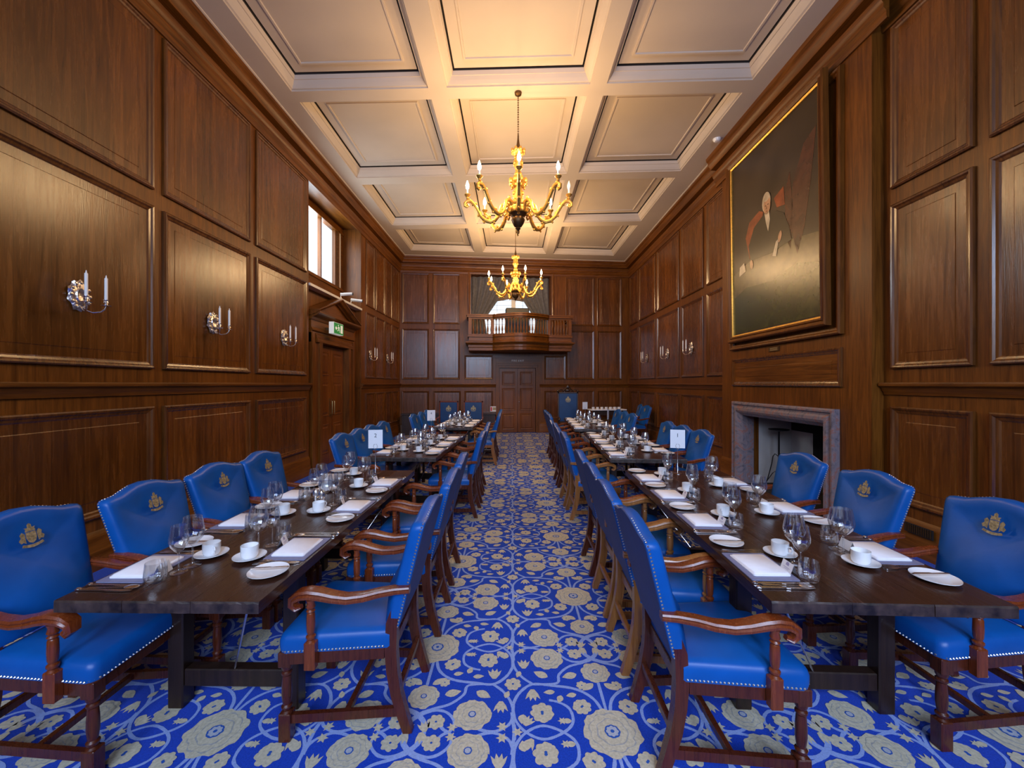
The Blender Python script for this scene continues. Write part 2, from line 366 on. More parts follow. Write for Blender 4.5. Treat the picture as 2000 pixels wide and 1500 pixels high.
# ------------------------------------------------------------------ floor: carpet with woven pattern
def build_floor():
    mb = MB(); mb.mat('carpet_blue'); mb.box(-3.9, 4.3, -3.1, 13.6, -.06, 0)
    rnd = random.Random(3)
    XL, XR, Y0, Y1 = -3.46, 3.6, .9, 13.0
    cnt = [0]
    def flat(poly, z, mat):
        ar = sum(poly[i][0]*poly[(i+1) % len(poly)][1]-poly[(i+1) % len(poly)][0]*poly[i][1] for i in range(len(poly)))
        if ar < 0: poly = poly[::-1]
        cnt[0] += 1; z += (cnt[0]*7 % 40)*1.2e-5
        mb.mat(mat); mb.add([(x, y, z) for x, y in poly], [tuple(range(len(poly)))])
    def lobed(cx, cy, r, n, amp, z, mat, ph=0, k=5, sy=1):
        P = []
        for i in range(n*k):
            a = 2*PI*i/(n*k); q = r*(1-amp+amp*abs(math.cos(n*(a+ph)/2))**.7+rnd.uniform(-.03, .03))
            P.append((cx+q*math.cos(a), cy+sy*q*math.sin(a)))
        flat(P, z, mat)
    def bloom(cx, cy, r, n, ph):
        lobed(cx, cy, r, n, .13, .0022, 'carpet_cream', ph, sy=.97)
        for kk, (f, mt) in enumerate(((.80, 'carpet_fold'), (.76, 'carpet_cream'), (.55, 'carpet_fold'), (.51, 'carpet_cream'))):
            lobed(cx, cy, r*f, n-kk//2*2, .16, .0028+.0006*kk, mt, ph+.35*(1+kk//2), 4)
    def leaf(cx, cy, L, W, ang, z=.0022, mat='carpet_cream'):
        P = []
        for t in (0, .12, .3, .5, .7, .88, 1): P.append((-L/2+L*t, W/2*math.sin(PI*t**.8)))
        for t in (.88, .7, .5, .3, .12): P.append((-L/2+L*t, -W/2*math.sin(PI*t**.8)))
        c, s = math.cos(ang), math.sin(ang)
        flat([(cx+x*c-y*s, cy+x*s+y*c) for x, y in P], z, mat)
    def lily(cx, cy, r, ang, z=.0022):
        P = [(-.25, -1), (-.75, -.2), (-1, .7), (-.5, .25), (-.35, 1), (0, .4), (.35, 1), (.5, .25), (1, .7), (.75, -.2), (.25, -1)]
        c, s = math.cos(ang), math.sin(ang)
        flat([(cx+r*(x*c-y*s), cy+r*(x*s+y*c)) for x, y in P], z, 'carpet_cream')
    def star(cx, cy, r, z=.0022):
        P = []
        for i in range(12): a = 2*PI*i/12; q = r*(1 if i % 2 == 0 else .5); P.append((cx+q*math.cos(a), cy+q*math.sin(a)))
        flat(P, z, 'carpet_cream')
    def spline(pts, n=6):
        out = []; P = [pts[0]]+pts+[pts[-1]]
        for i in range(1, len(P)-2):
            for k in range(n):
                t = k/n; a, b, c, d = P[i-1], P[i], P[i+1], P[i+2]
                out.append(tuple(.5*((2*b[j])+(-a[j]+c[j])*t+(2*a[j]-5*b[j]+4*c[j]-d[j])*t*t+(-a[j]+3*b[j]-3*c[j]+d[j])*t**3) for j in (0, 1)))
        out.append(pts[-1]); return out
    def ribbon(pts, wd, z=.0011):
        cnt[0] += 1; z += (cnt[0]*7 % 60)*1.2e-5
        pts = spline(pts); vs = []; fs = []
        for i, p in enumerate(pts):
            a = pts[max(i-1, 0)]; b = pts[min(i+1, len(pts)-1)]; dx, dy = b[0]-a[0], b[1]-a[1]; L = math.hypot(dx, dy) or 1
            q = wd/2*(1+rnd.uniform(-.13, .13)); vs += [(p[0]-dy/L*q, p[1]+dx/L*q, z), (p[0]+dy/L*q, p[1]-dx/L*q, z)]
        for i in range(len(pts)-1): fs.append((2*i, 2*i+1, 2*i+3, 2*i+2))
        if (vs[1][0]-vs[0][0])*(vs[3][1]-vs[0][1])-(vs[1][1]-vs[0][1])*(vs[3][0]-vs[0][0]) < 0: fs = [f[::-1] for f in fs]
        mb.mat('carpet_vine'); mb.add(vs, fs)
    VINES = [([(.0, .07), (.0, .16), (.0, .30)], .015), 
             ([(.015, -.1), (.04, -.18), (.09, -.235), (.155, -.265), (.25, -.28), (.345, -.29), (.41, -.24), (.445, -.17), (.45, -.10)], .016),
             ([(.45, -.16), (.44, -.07), (.39, .0), (.31, .035), (.22, .0), (.17, -.055), (.175, -.13), (.22, -.17), (.27, -.185)], .014),
             ([(.345, -.29), (.22, -.297), (.20, -.36), (.14, -.42), (.06, -.45), (.0, -.48), (-.045, -.54), (-.04, -.61), (.0, -.665), (.07, -.70), (.13, -.69), (.175, -.64), (.165, -.59), (.13, -.565), (.10, -.53)], .015),
             ([(.345, -.29), (.40, -.34), (.44, -.41), (.45, -.48), (.43, -.54), (.37, -.575), (.31, -.57), (.26, -.545)], .015),
             ([(.445, -.47), (.455, -.58), (.455, -.62)], .016)]
    SM = [(.31, .10, .052), (.31, -.11, .058), (.11, .145, .045), (.115, -.14, .045), (.45, -.29, .045), (.09, -.635, .043), (.09, -.28, .03)]
    LV = [(.145, -.35, .085, .05, .3), (.30, -.36, .085, .05, -.5), (-.06, -.27, .08, .04, 2.5), (.155, -.215, .055, .032, .2), (.215, -.19, .05, .034, 1.2), (.265, -.235, .06, .032, .1), (.405, -.07, .055, .045, 1.4), (.33, -.50, .07, .035, 1.0), (.20, .06, .05, .03, 0), (.42, -.36, .05, .03, 1.2)]
    LI = [(.35, -.215, .038, 0), (.39, -.44, .036, PI), (.38, .06, .03, .6), (.04, -.55, .03, .3)]
    ST = [(.17, -.555, .026), (.43, .0, .026), (.22, -.06, .022), (.40, -.61, .028)]
    for ci in range(-5, 6):
        for ri in range(-1, 14):
            ox = -.445+.9*ci; oy = .07+1.16*ri+(.58 if ci % 2 else 0)
            if oy > 14 or oy < -.5: continue
            inside = lambda x, y, r=.1: XL+r < x < XR-r+.017*(y-4) and Y0 < y < Y1-r
            if inside(ox, oy):
                bloom(ox, oy, .135, 9, .3); lobed(ox, oy, .036, 8, .1, .0056, 'carpet_ring'); lobed(ox, oy, .029, 8, .25, .0062, 'carpet_pale'); lobed(ox, oy, .009, 5, .1, .0068, 'carpet_ring')
            for sv in (1, -1):
                if inside(ox, oy+sv*.375):
                    if sv < 0 or True: bloom(ox, oy+sv*.375, .08, 8, .2*sv); lobed(ox, oy+sv*.375, .016, 7, .1, .0056, 'carpet_ring'); lobed(ox, oy+sv*.375, .011, 7, .1, .0062, 'carpet_pale')
                for su in (1, -1):
                    T = lambda x, y: (ox+su*x, oy+sv*y)
                    for pts, wd in VINES:
                        q = [T(*p) for p in pts]
                        if all(inside(x, y, .0) for x, y in q): ribbon(q, wd)
                    x, y = T(.255, -.485)
                    if inside(x, y): bloom(x, y, .093, 9, su*.4); lobed(x, y, .019, 7, .1, .0056, 'carpet_ring'); lobed(x, y, .0135, 7, .1, .0062, 'carpet_pale')
                    for (x, y, r) in SM:
                        if x == .45 and su < 0: continue
                        x, y = T(x, y)
                        if inside(x, y): lobed(x, y, r, 7, .25, .0022, 'carpet_cream', su*sv*.3); lobed(x, y, r*.13, 5, 0, .0032, 'carpet_ring')
                    for (x, y, L, W, a) in LV:
                        x, y = T(x, y)
                        if inside(x, y): leaf(x, y, L, W, a*su*sv+(0 if su > 0 else PI))
                    for (x, y, r, a) in LI:
                        x, y = T(x, y)
                        if inside(x, y): lily(x, y, r, a*su+(0 if sv > 0 else PI))
                    for (x, y, r) in ST:
                        x, y = T(x, y)
                        if inside(x, y): star(x, y, r)
    o = mb.build('floor', recalc=False); o['kind'] = 'structure'
build_floor()

# ------------------------------------------------------------------ ceiling with coffers
def build_ceiling():
    mb = MB(); mb.mat('plaster')
    lines = [(-1.05, -1.15), (1.0, .85), (1.22, 1.05), (3.2, 3.05), (3.42, 3.25), (5.49, 5.28), (5.70, 5.51), (7.80, 7.54), (8.06, 7.78), (10.12, 9.85), (10.40, 10.12), (12.0, 12.50)]
    xs = [(-3.03, -1.14), (-.886, 1.046), (1.27, 3.18)]
    def Y(i, x): a, b = lines[i]; return a+(b-a)*(x+3.03)/6.21
    def q(x0, x1, yf0, yf1):
        mb.mat('plaster'); mb.add([(x0, yf0(x0), CZ), (x1, yf0(x1), CZ), (x1, yf1(x1), CZ), (x0, yf1(x0), CZ)], [(0, 1, 2, 3)])
    Xs = [-3.6, -3.03, -1.14, -.886, 1.046, 1.27, 3.18, 4.15]
    fn = [lambda x: -3.0]+[(lambda i: (lambda x: Y(i, x)))(i) for i in range(len(lines))]+[lambda x: 13.6]
    for i in range(len(Xs)-1):
        for j in range(len(fn)-1):
            cof = (i in (1, 3, 5)) and j % 2 == 1 and j <= 11
            if not cof: q(Xs[i], Xs[i+1], fn[j], fn[j+1])
            else:
                x0, x1 = Xs[i], Xs[i+1]
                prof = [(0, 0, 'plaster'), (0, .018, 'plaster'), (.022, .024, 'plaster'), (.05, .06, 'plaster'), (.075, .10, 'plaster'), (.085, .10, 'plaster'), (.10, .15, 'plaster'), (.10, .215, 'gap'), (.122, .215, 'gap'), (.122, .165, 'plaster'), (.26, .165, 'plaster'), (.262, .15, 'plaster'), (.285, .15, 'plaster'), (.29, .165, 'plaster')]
                prev = None
                for (d, h, mt) in prof:
                    cur = [(x0+d, fn[j](x0+d)+d, CZ+h), (x1-d, fn[j](x1-d)+d, CZ+h), (x1-d, fn[j+1](x1-d)-d, CZ+h), (x0+d, fn[j+1](x0+d)-d, CZ+h)]
                    if prev:
                        mb.mat(mt)
                        for k in range(4): mb.add([prev[k], prev[(k+1) % 4], cur[(k+1) % 4], cur[k]], [(0, 1, 2, 3)])
                    prev = cur
                mb.mat('plaster'); mb.add(prev, [(0, 1, 2, 3)])
    mb.mat('plaster'); mb.box(-3.9, 4.3, -3.1, 13.6, 5.9, 5.98)
    o = mb.build('ceiling', recalc=False); o['kind'] = 'structure'
    # edge bead between plaster band and timber cornice
    for k, (fr, a0, a1) in enumerate(((LW, 0, 15.6), (RW, 9.98, 16.3), (BW, .12, BL-.1))):
        b = MB(); b.mat('plaster'); fr.extr(b, a0, a1, [(.19, 5.585), (.215, 5.59), (.22, 5.602)]); o = b.build('trim_%d' % (20+k)); o['kind'] = 'structure'
build_ceiling()

# ------------------------------------------------------------------ left wall
R0, R1 = 9.95, 12.36           # window bay in wall coordinates (Y+3)
def build_left():
    mb = MB()
    wall_grid(LW, mb, [-.2, R0, R1, 15.75], [0, 5.20, CZ+.1], [(R0, R1, 0, 5.20)])
    # bay: returns, soffit, lower infill with door opening
    mb.mat('oak'); LW.box(mb, R0-.08, R0-.001, 0, 5.2, -.6, -.14); LW.box(mb, R1+.001, R1+.08, 0, 5.2, -.6, -.14)
    mb.mat('oak_h'); LW.box(mb, R0-.08, R1+.08, 5.2, 5.3, -.6, -.14)
    wall_grid(Frame((-3.67, -3.0), (0, 1), (1, 0)), mb, [R0, 10.40, 11.60, R1], [0, 2.34, 3.30], [(10.40, 11.60, 0, 2.34)], .10)
    for (z0, z1) in ((ZL0, ZL1), (ZM0, ZM1), (ZU0, ZU1)):
        for (a0, a1) in ((.25, 1.55), (1.68, 2.85), (2.98, 4.0-.07+3-.0) if False else (2.98, 4.12), (4.25, 5.46-.0), (5.58, 6.93)):
            LW.panel(mb, a0, a1, z0, z1)
        LW.panel(mb, 7.04, 8.38, z0, z1); LW.panel(mb, 8.50, 9.84, z0, z1)
        for (p0, p1) in ((714, 731), (733, 750), (751.5, 764), (766, 778)):
            LW.panel(mb, 2761/(1000-p0)+3, 2761/(1000-p1)+3, z0, z1, .8)
    o = mb.build('wall_left', smooth=False); o['kind'] = 'structure'
    run(LW, 'trim_1', -.1, 15.62, CORN); run(LW, 'trim_2', -.1, R0, DADO); run(LW, 'trim_3', R1, 15.62, DADO)
    run(LW, 'baseboard_left', -.1, R0, BASE); run(LW, 'baseboard_left', R1, 15.62, BASE)
    # white ledge
    m = MB(); m.mat('white_paint'); LW.box(m, R0+.002, R1-.002, 3.30, 3.345, -.58, .03); o = m.build('trim_4'); o['kind'] = 'structure'
    # far reveal: lighter dressed oak with dado return
    m = MB(); m.mat('oak'); m.box(-3.66, -3.545, R1-3-.03, R1-3-.001, 1.5, 1.595); o = m.build('trim_5'); o['kind'] = 'structure'
    # window
    wr = empty('window_1', (-3.98, 8.15, 3.345)); wr['kind'] = 'structure'
    W = Frame((-3.98, -3.0), (0, 1), (1, 0))
    def part(name, fn, mat): q = MB(); q.mat(mat); fn(q); o = q.build(name); o.parent = wr; o.matrix_parent_inverse = Matrix.Translation((3.98, -8.15, -3.345)); return o
    def frame(q):
        for (a0, a1, z0, z1) in ((R0, R1, 3.345, 3.75), (R0, R1, 5.06, 5.2), (R0, R0+.08, 3.75, 5.06), (R1-.10, R1, 3.75, 5.06)): W.box(q, a0, a1, z0, z1, -.07, .02)
        for (a0, a1, z0, z1) in ((R0, R1, 3.72, 3.78), (R0, R1, 5.03, 5.09), (R1-.30, R1-.26, 3.75, 5.06)): W.box(q, a0, a1, z0, z1, -.07, .05)
    part('window_frame', frame, 'oak_h')
    part('jamb_strip', lambda q: W.box(q, R1-.26, R1-.16, 3.78, 5.03, -.07, .03), 'white_paint')
    for k in range(3):
        y = 10.62+k*.67
        part('mullion', lambda q: W.box(q, y-.02+.0, y+.02, 3.75, 5.06, -.05, .02), 'oak')
    part('pane', lambda q: W.box(q, R0+.05, R1-.26, 3.76, 5.05, -.035, -.03), 'pane')
build_left()

# door in the bay with pediment
def door_leaf(q, fr, a0, a1, z0, z1, rows, h=0, t=.045):
    q.mat('door'); fr.box(q, a0, a1, z0, z1, h-t, h)
    for (r0, r1) in rows:
        fr.rectprof(q, a0+.09, a1-.09, r0, r1, [(0, h+.001), (.01, h+.010), (.022, h+.008), (.03, h-.003+.004), (.06, h+.004), (.075, h+.014)])
        fr.quad(q, a0+.165, a1-.165, r0+.075, r1-.075, h+.014)
def build_side_door():
    D = Frame((-3.63, -3.0), (0, 1), (1, 0))
    root = empty('door_1', (-3.63, 7.98, 0)); root['kind'] = 'structure'
    inv = Matrix.Translation((3.63, -7.98, 0))
    def put(q, name, **k): o = q.build(name, **k); o.parent = root; o.matrix_parent_inverse = inv; return o
    rows = [(.22, .80), (.95, 1.62), (1.74, 2.20)]
    for (a0, a1) in ((10.415, 10.995), (11.005, 11.585)):
        q = MB(); door_leaf(q, D, a0, a1, .01, 2.32, rows); leaf = put(q, 'door_leaf')
        h = MB(); h.mat('brass'); a = 10.95 if a0 < 10.5 else 11.05
        h.tube([D.p(a, .98, .012), D.p(a, .98, .05), D.p(a, 1.0, .055), D.p(a, 1.22, .055), D.p(a, 1.24, .05), D.p(a, 1.24, .012)], .006, 8, up=(0, 1, 0))
        ho = h.build('door_handle', smooth=True); ho.parent = leaf
        b = MB(); b.mat('brass'); D.box(b, a-.016, a+.016, .93, 1.29, .0005, .004); po = b.build('push_plate'); po.parent = leaf
    q = MB(); q.mat('oak')
    for (a0, a1) in ((10.05, 10.40), (11.60, 11.92)):
        s = 1 if a0 < 11 else -1
        D.box(q, a0, a1, 0, 2.50, -.03, .085); i = a1-.10 if s > 0 else a0
        D.box(q, i, i+.10, 0, 2.42, .085, .125); i = a0 if s > 0 else a1-.09
        D.box(q, i, i+.09, 0, 2.50, .085, .11)
    put(q, 'door_jamb')
    q = MB(); q.mat('oak_h'); D.box(q, 10.05, 11.92, 2.33, 2.78, -.03, .085); D.extr(q, 10.2, 11.80, [(.085, 2.33), (.13, 2.34), (.13, 2.40), (.11, 2.42), (.11, 2.46), (.085, 2.5)])
    D.extr(q, 10.05, 11.92, [(.085, 2.52), (.12, 2.54), (.10, 2.57), (.085, 2.60)])
    put(q, 'frieze')
    P = MB(); P.mat('oak_h')
    c = [(.0, 2.72), (.10, 2.73), (.13, 2.77), (.15, 2.78), (.20, 2.80), (.235, 2.82), (.255, 2.84), (.255, 2.87), (0, 2.87)]
    D.extr(P, 10.02, 11.95, c)
    def rake(a0, z0, a1, z1):
        pr = [(0, -.10), (.13, -.10), (.15, -.08), (.20, -.065), (.235, -.03), (.255, -.02), (.255, .0), (0, .0)]
        vs = [D.p(a0, z0+z, h) for h, z in pr]+[D.p(a1, z1+z, h) for h, z in pr]; n = len(pr)
        P.add(vs, [(i, (i+1) % n, n+(i+1) % n, n+i) for i in range(n)]+[tuple(range(n)), tuple(range(n, 2*n))])
    rake(10.0, 2.90, 10.98, 3.27); rake(10.98, 3.27, 11.97, 2.90)
    P.add([D.p(10.15, 2.87, .10), D.p(11.82, 2.87, .10), D.p(10.98, 3.2, .10), D.p(10.15, 2.87, 0), D.p(11.82, 2.87, 0), D.p(10.98, 3.2, 0)], [(0, 1, 2), (3, 4, 5), (0, 1, 4, 3)])
    put(P, 'pediment')
    q = MB(); q.mat('darkwood'); D.box(q, 10.30, 11.70, 0, 2.5, -.16, -.13); put(q, 'door_backing')  # unseen slab added to stop sky light leaking round the leaves
build_side_door()

# ------------------------------------------------------------------ right wall with chimney breast
B0, B1 = 7.02, 9.97
def build_right():
    mb = MB()
    wall_grid(RW, mb, [-.2, 7.62, 9.35, 16.45], [0, 1.10, CZ+.1], [(7.62, 9.35, 0, 1.10)])
    mb.mat('oak'); t = .121
    wall_grid(BR, mb, [B0, 7.62, 9.35, B1], [0, 1.10, CZ+.1], [(7.62, 9.35, 0, 1.10)], t-.002)
    far = [(384-0, 411)]
    for (z0, z1) in ((ZL0, ZL1), (ZM0, ZM1), (ZU0, ZU1)):
        for (a0, a1) in ((6.21, 6.925), (5.38, 6.10), (4.5, 5.27), (3.2, 4.35), (1.8, 3.05), (.3, 1.65)): RW.panel(mb, a0, a1, z0, z1)
        for (a0, a1) in ((10.05, 10.76), (10.92, 11.98), (12.12, 13.54), (13.70, 15.10), (15.26, 16.12)): RW.panel(mb, a0, a1, z0, z1)
    # overmantel mouldings
    mb.mat('oak')
    BR.rectprof(mb, 7.36, 9.64, 2.13, 5.07, [(0, 0), (0, .045), (.015, .06), (.035, .052), (.05, .035), (.075, .028), (.085, .008)])
    BR.panel(mb, 7.38, 9.62, 1.55, 1.985, fm='oak_h')
    o = mb.build('wall_right'); o['kind'] = 'structure'
    run(RW, 'trim_6', -.1, B0, CORN); run(BR, 'trim_7', B0-.19, B1+.19, CORN); run(RW, 'trim_8', B1, 16.35, CORN)
    run(RW, 'trim_9', -.1, B0+.03-.05, DADO); run(RW, 'trim_10', B1, 16.35, DADO)
    run(RW, 'baseboard_right', -.1, B0, BASE); run(RW, 'baseboard_right', B1, 16.35, BASE)
    run(BR, 'baseboard_right', B0, 7.42, BASE); run(BR, 'baseboard_right', 9.55, B1, BASE)
build_right()

def build_back():
    mb = MB()
    d0, d1 = bw_a(975.5), bw_a(1046.5); g0, g1 = bw_a(920), bw_a(1076)
    wall_grid(BW, mb, [-.3, g0, d0, d1, g1, BL+.3], [0, 2.10, 3.02, 5.12, CZ+.1], [(d0, d1, 0, 2.10), (g0, g1, 3.02, 5.12)])
    mb.mat('oak')
    BW.box(mb, g0-.05, g0-.001, 3.0, 5.15, -.55, -.14); BW.box(mb, g1+.001, g1+.05, 3.0, 5.15, -.55, -.14); mb.mat('oak_hx'); BW.box(mb, g0-.05, g1+.05, 5.12, 5.2, -.55, -.14); BW.box(mb, g0-.05, g1+.05, 2.94, 3.02, -.55, -.14)
    cols = [(785.5, 838), (846, 898), (1105, 1160), (1166, 1213.5)]
    for (p0, p1) in cols:
        for (z0, z1) in ((ZM0, ZM1), (ZU0, ZU1)): BW.panel(mb, bw_a(p0), bw_a(p1), z0, z1, .85)
    for (p0, p1) in ((785.5, 838), (846, 900), (907, 963), (1063, 1103), (1108, 1160), (1166, 1213.5)): BW.panel(mb, bw_a(p0), bw_a(p1), ZL0, ZL1, .85)
    for (p0, p1) in ((907, 963), (1063, 1104)): BW.panel(mb, bw_a(p0), bw_a(p1), ZM0, 2.50, .85)
    # architrave round the gallery window and upright pilaster strips
    BW.rectprof(mb, g0-.10, g1+.10, 2.9, 5.22, [(0, 0), (0, .03), (.04, .035), (.07, .02), (.10, .02), (.10, 0)])
    o = mb.build('wall_back'); o['kind'] = 'structure'
    run(BW, 'trim_11', .0, BL, CORN, 'oak_hx'); run(BW, 'trim_12', .0, bw_a(969), DADO, 'oak_hx'); run(BW, 'trim_13', bw_a(1053), BL, DADO, 'oak_hx')
    run(BW, 'baseboard_back', 0, bw_a(969), BASE, 'oak_hx'); run(BW, 'baseboard_back', bw_a(1053), BL, BASE, 'oak_hx')
    # door
    c = (d0+d1)/2; pc = BW.p(c, 0, 0)
    root = empty('door_2', pc); root['kind'] = 'structure'; inv = Matrix.Translation(Vector(pc)*-1)
    def put(q, name, par=None, **k):
        o = q.build(name, **k); o.parent = par or root
        if par is None: o.matrix_parent_inverse = inv
        return o
    rows = [(.10, .62), (.72, 1.44), (1.54, 1.98)]
    for (a0, a1) in ((d0+.01, c-.004), (c+.004, d1-.01)):
        q = MB(); q.mat('door'); BW.box(q, a0, a1, .01, 2.09, -.085, -.04)
        for (r0, r1) in rows:
            BW.rectprof(q, a0+.075, a1-.075, r0, r1, [(0, -.039), (.01, -.03), (.022, -.032), (.03, -.038), (.05, -.038), (.065, -.028)]); BW.quad(q, a0+.14, a1-.14, r0+.065, r1-.065, -.028)
        lf = put(q, 'door_leaf')
        if a0 > c: k = MB(); k.mat('silver'); k.ball(BW.p(a0+.05, 1.0, -.02), .02); k.build('door_knob', lf, smooth=True)
    q = MB(); q.mat('oak'); f = .10
    for (a0, a1, z0, z1) in ((d0-f, d0, 0, 2.10+f), (d1, d1+f, 0, 2.10+f), (d0, d1, 2.10, 2.10+f)):
        BW.box(q, a0, a1, z0, z1, -.02, .03)
    BW.rectprof(q, d0-f, d1+f, -.3, 2.10+f, [(0, .03), (0, .05), (.03, .055), (.045, .035)]) if False else None
    for (a0, a1, z0, z1) in ((d0-f-.015, d0-f+.03, 0, 2.10+f), (d1+f-.03, d1+f+.015, 0, 2.10+f), (d0-f-.015, d1+f+.015, 2.10+f-.015, 2.10+f+.03)): BW.box(q, a0, a1, z0, z1, .0, .055)
    BW.box(q, d0-f+.045, d0-f+.06, 0, 2.10+f-.045, .03, .042); BW.box(q, d1+f-.06, d1+f-.045, 0, 2.10+f-.045, .03, .042); BW.box(q, d0-f+.045, d1+f-.045, 2.10+f-.06, 2.10+f-.045, .03, .042)
    put(q, 'door_frame')
    q = MB(); q.mat('darkwood'); BW.box(q, d0-.1, d1+.1, 0, 2.2, -.2, -.15); put(q, 'door_backing')  # added behind the leaves, out of view, to block light through the gaps
    q = MB(); q.mat('oak_hx'); BW.box(q, d0-.12, d1+.12, 2.24, 2.42, .0, .03); BW.box(q, d0-.14, d1+.14, 2.42, 2.45, .0, .05); put(q, 'door_head')
    # lettering
    cu = bpy.data.curves.new('lettering', 'FONT'); cu.body = 'FIRE EXIT'; cu.size = .085; cu.extrude = .002; cu.align_x = 'CENTER'; cu.align_y = 'CENTER'; cu.space_character = 1.15
    to = bpy.data.objects.new('lettering', cu); COL.objects.link(to); cu.materials.append(M['signwhite2'])
    to.location = BW.p(c, 2.33, .033); to.rotation_euler = (PI/2, 0, math.atan2(.70, 7.44))
    to.parent = root; to.matrix_parent_inverse = inv
    # gallery window
    wc = BW.p((g0+g1)/2, 3.02, -.5); wr = empty('window_2', wc); wr['kind'] = 'structure'; wi = Matrix.Translation(Vector(wc)*-1)
    q = MB(); q.mat('white_paint')
    for (a0, a1, z0, z1) in ((g0, g1, 3.02, 3.10), (g0, g1, 5.04, 5.12), (g0, g0+.07, 3.1, 5.04), (g1-.07, g1, 3.1, 5.04)): BW.box(q, a0, a1, z0, z1, -.53, -.46)
    o = q.build('window_frame', wr); o.matrix_parent_inverse = wi
    mid = bw_a(1005.5)
    q = MB(); q.mat('white_paint'); BW.box(q, mid-.07, mid+.07, 3.1, 5.04, -.53, -.45); o = q.build('mullion', wr); o.matrix_parent_inverse = wi
    q = MB(); q.mat('greybar')
    for k in range(1, 9):
        if k != 4: BW.box(q, g0+(g1-g0)*k/9-.006, g0+(g1-g0)*k/9+.006, 3.1, 5.04, -.51, -.495)
    for z in [3.1+.16*i for i in range(1, 12)]: BW.box(q, g0+.07, g1-.07, z-.004, z+.004, -.508, -.498)
    o = q.build('glazing_bars', wr); o.matrix_parent_inverse = wi
    q = MB(); q.mat('pane'); BW.box(q, g0+.05, g1-.05, 3.08, 5.06, -.522, -.517); o = q.build('pane', wr); o.matrix_parent_inverse = wi
    return g0, g1, d0, d1
M['signwhite2'] = plain('pale_lettering', (.85, .78, .70), .5)
M['greybar'] = plain('grey_bar', (.42, .45, .5), .5)
G0, G1, D0, D1 = build_back()

# wall behind the viewer with three tall windows
def build_front():
    mb = MB(); hs = []
    for xc in (-1.9, .1, 2.1): hs.append((xc+3.8-.75, xc+3.8+.75, 1.9, 4.85))
    As = [-.1, 8.1]+[h[0] for h in hs]+[h[1] for h in hs]
    wall_grid(FW, mb, As, [0, 1.9, 4.85, CZ+.1], hs, .1)
    for (a0, a1) in ((.2, 1.0), (2.85, 3.0), (4.85, 5.0), (6.8, 7.2)):
        if a1-a0 > .3: FW.panel(mb, a0, a1, ZM0, ZM1)
    for a0 in (.3, 2.2, 4.1, 6.0): FW.panel(mb, a0, a0+1.2, ZL0, ZL1)
    o = mb.build('wall_front'); o['kind'] = 'structure'
    for k, h in enumerate(hs):
        q = MB(); q.mat('white_paint'); a0, a1, z0, z1 = h
        for (x0, x1, y0, y1) in ((a0, a1, z0, z0+.06), (a0, a1, z1-.06, z1), (a0, a0+.06, z0, z1), (a1-.06, a1, z0, z1), ((a0+a1)/2-.02, (a0+a1)/2+.02, z0, z1), (a0, a1, 2.8, 2.83), (a0, a1, 3.8, 3.83)): FW.box(q, x0, x1, y0, y1, -.08, -.03)
        o = q.build('window_%d' % (3+k)); o['kind'] = 'structure'
build_front()

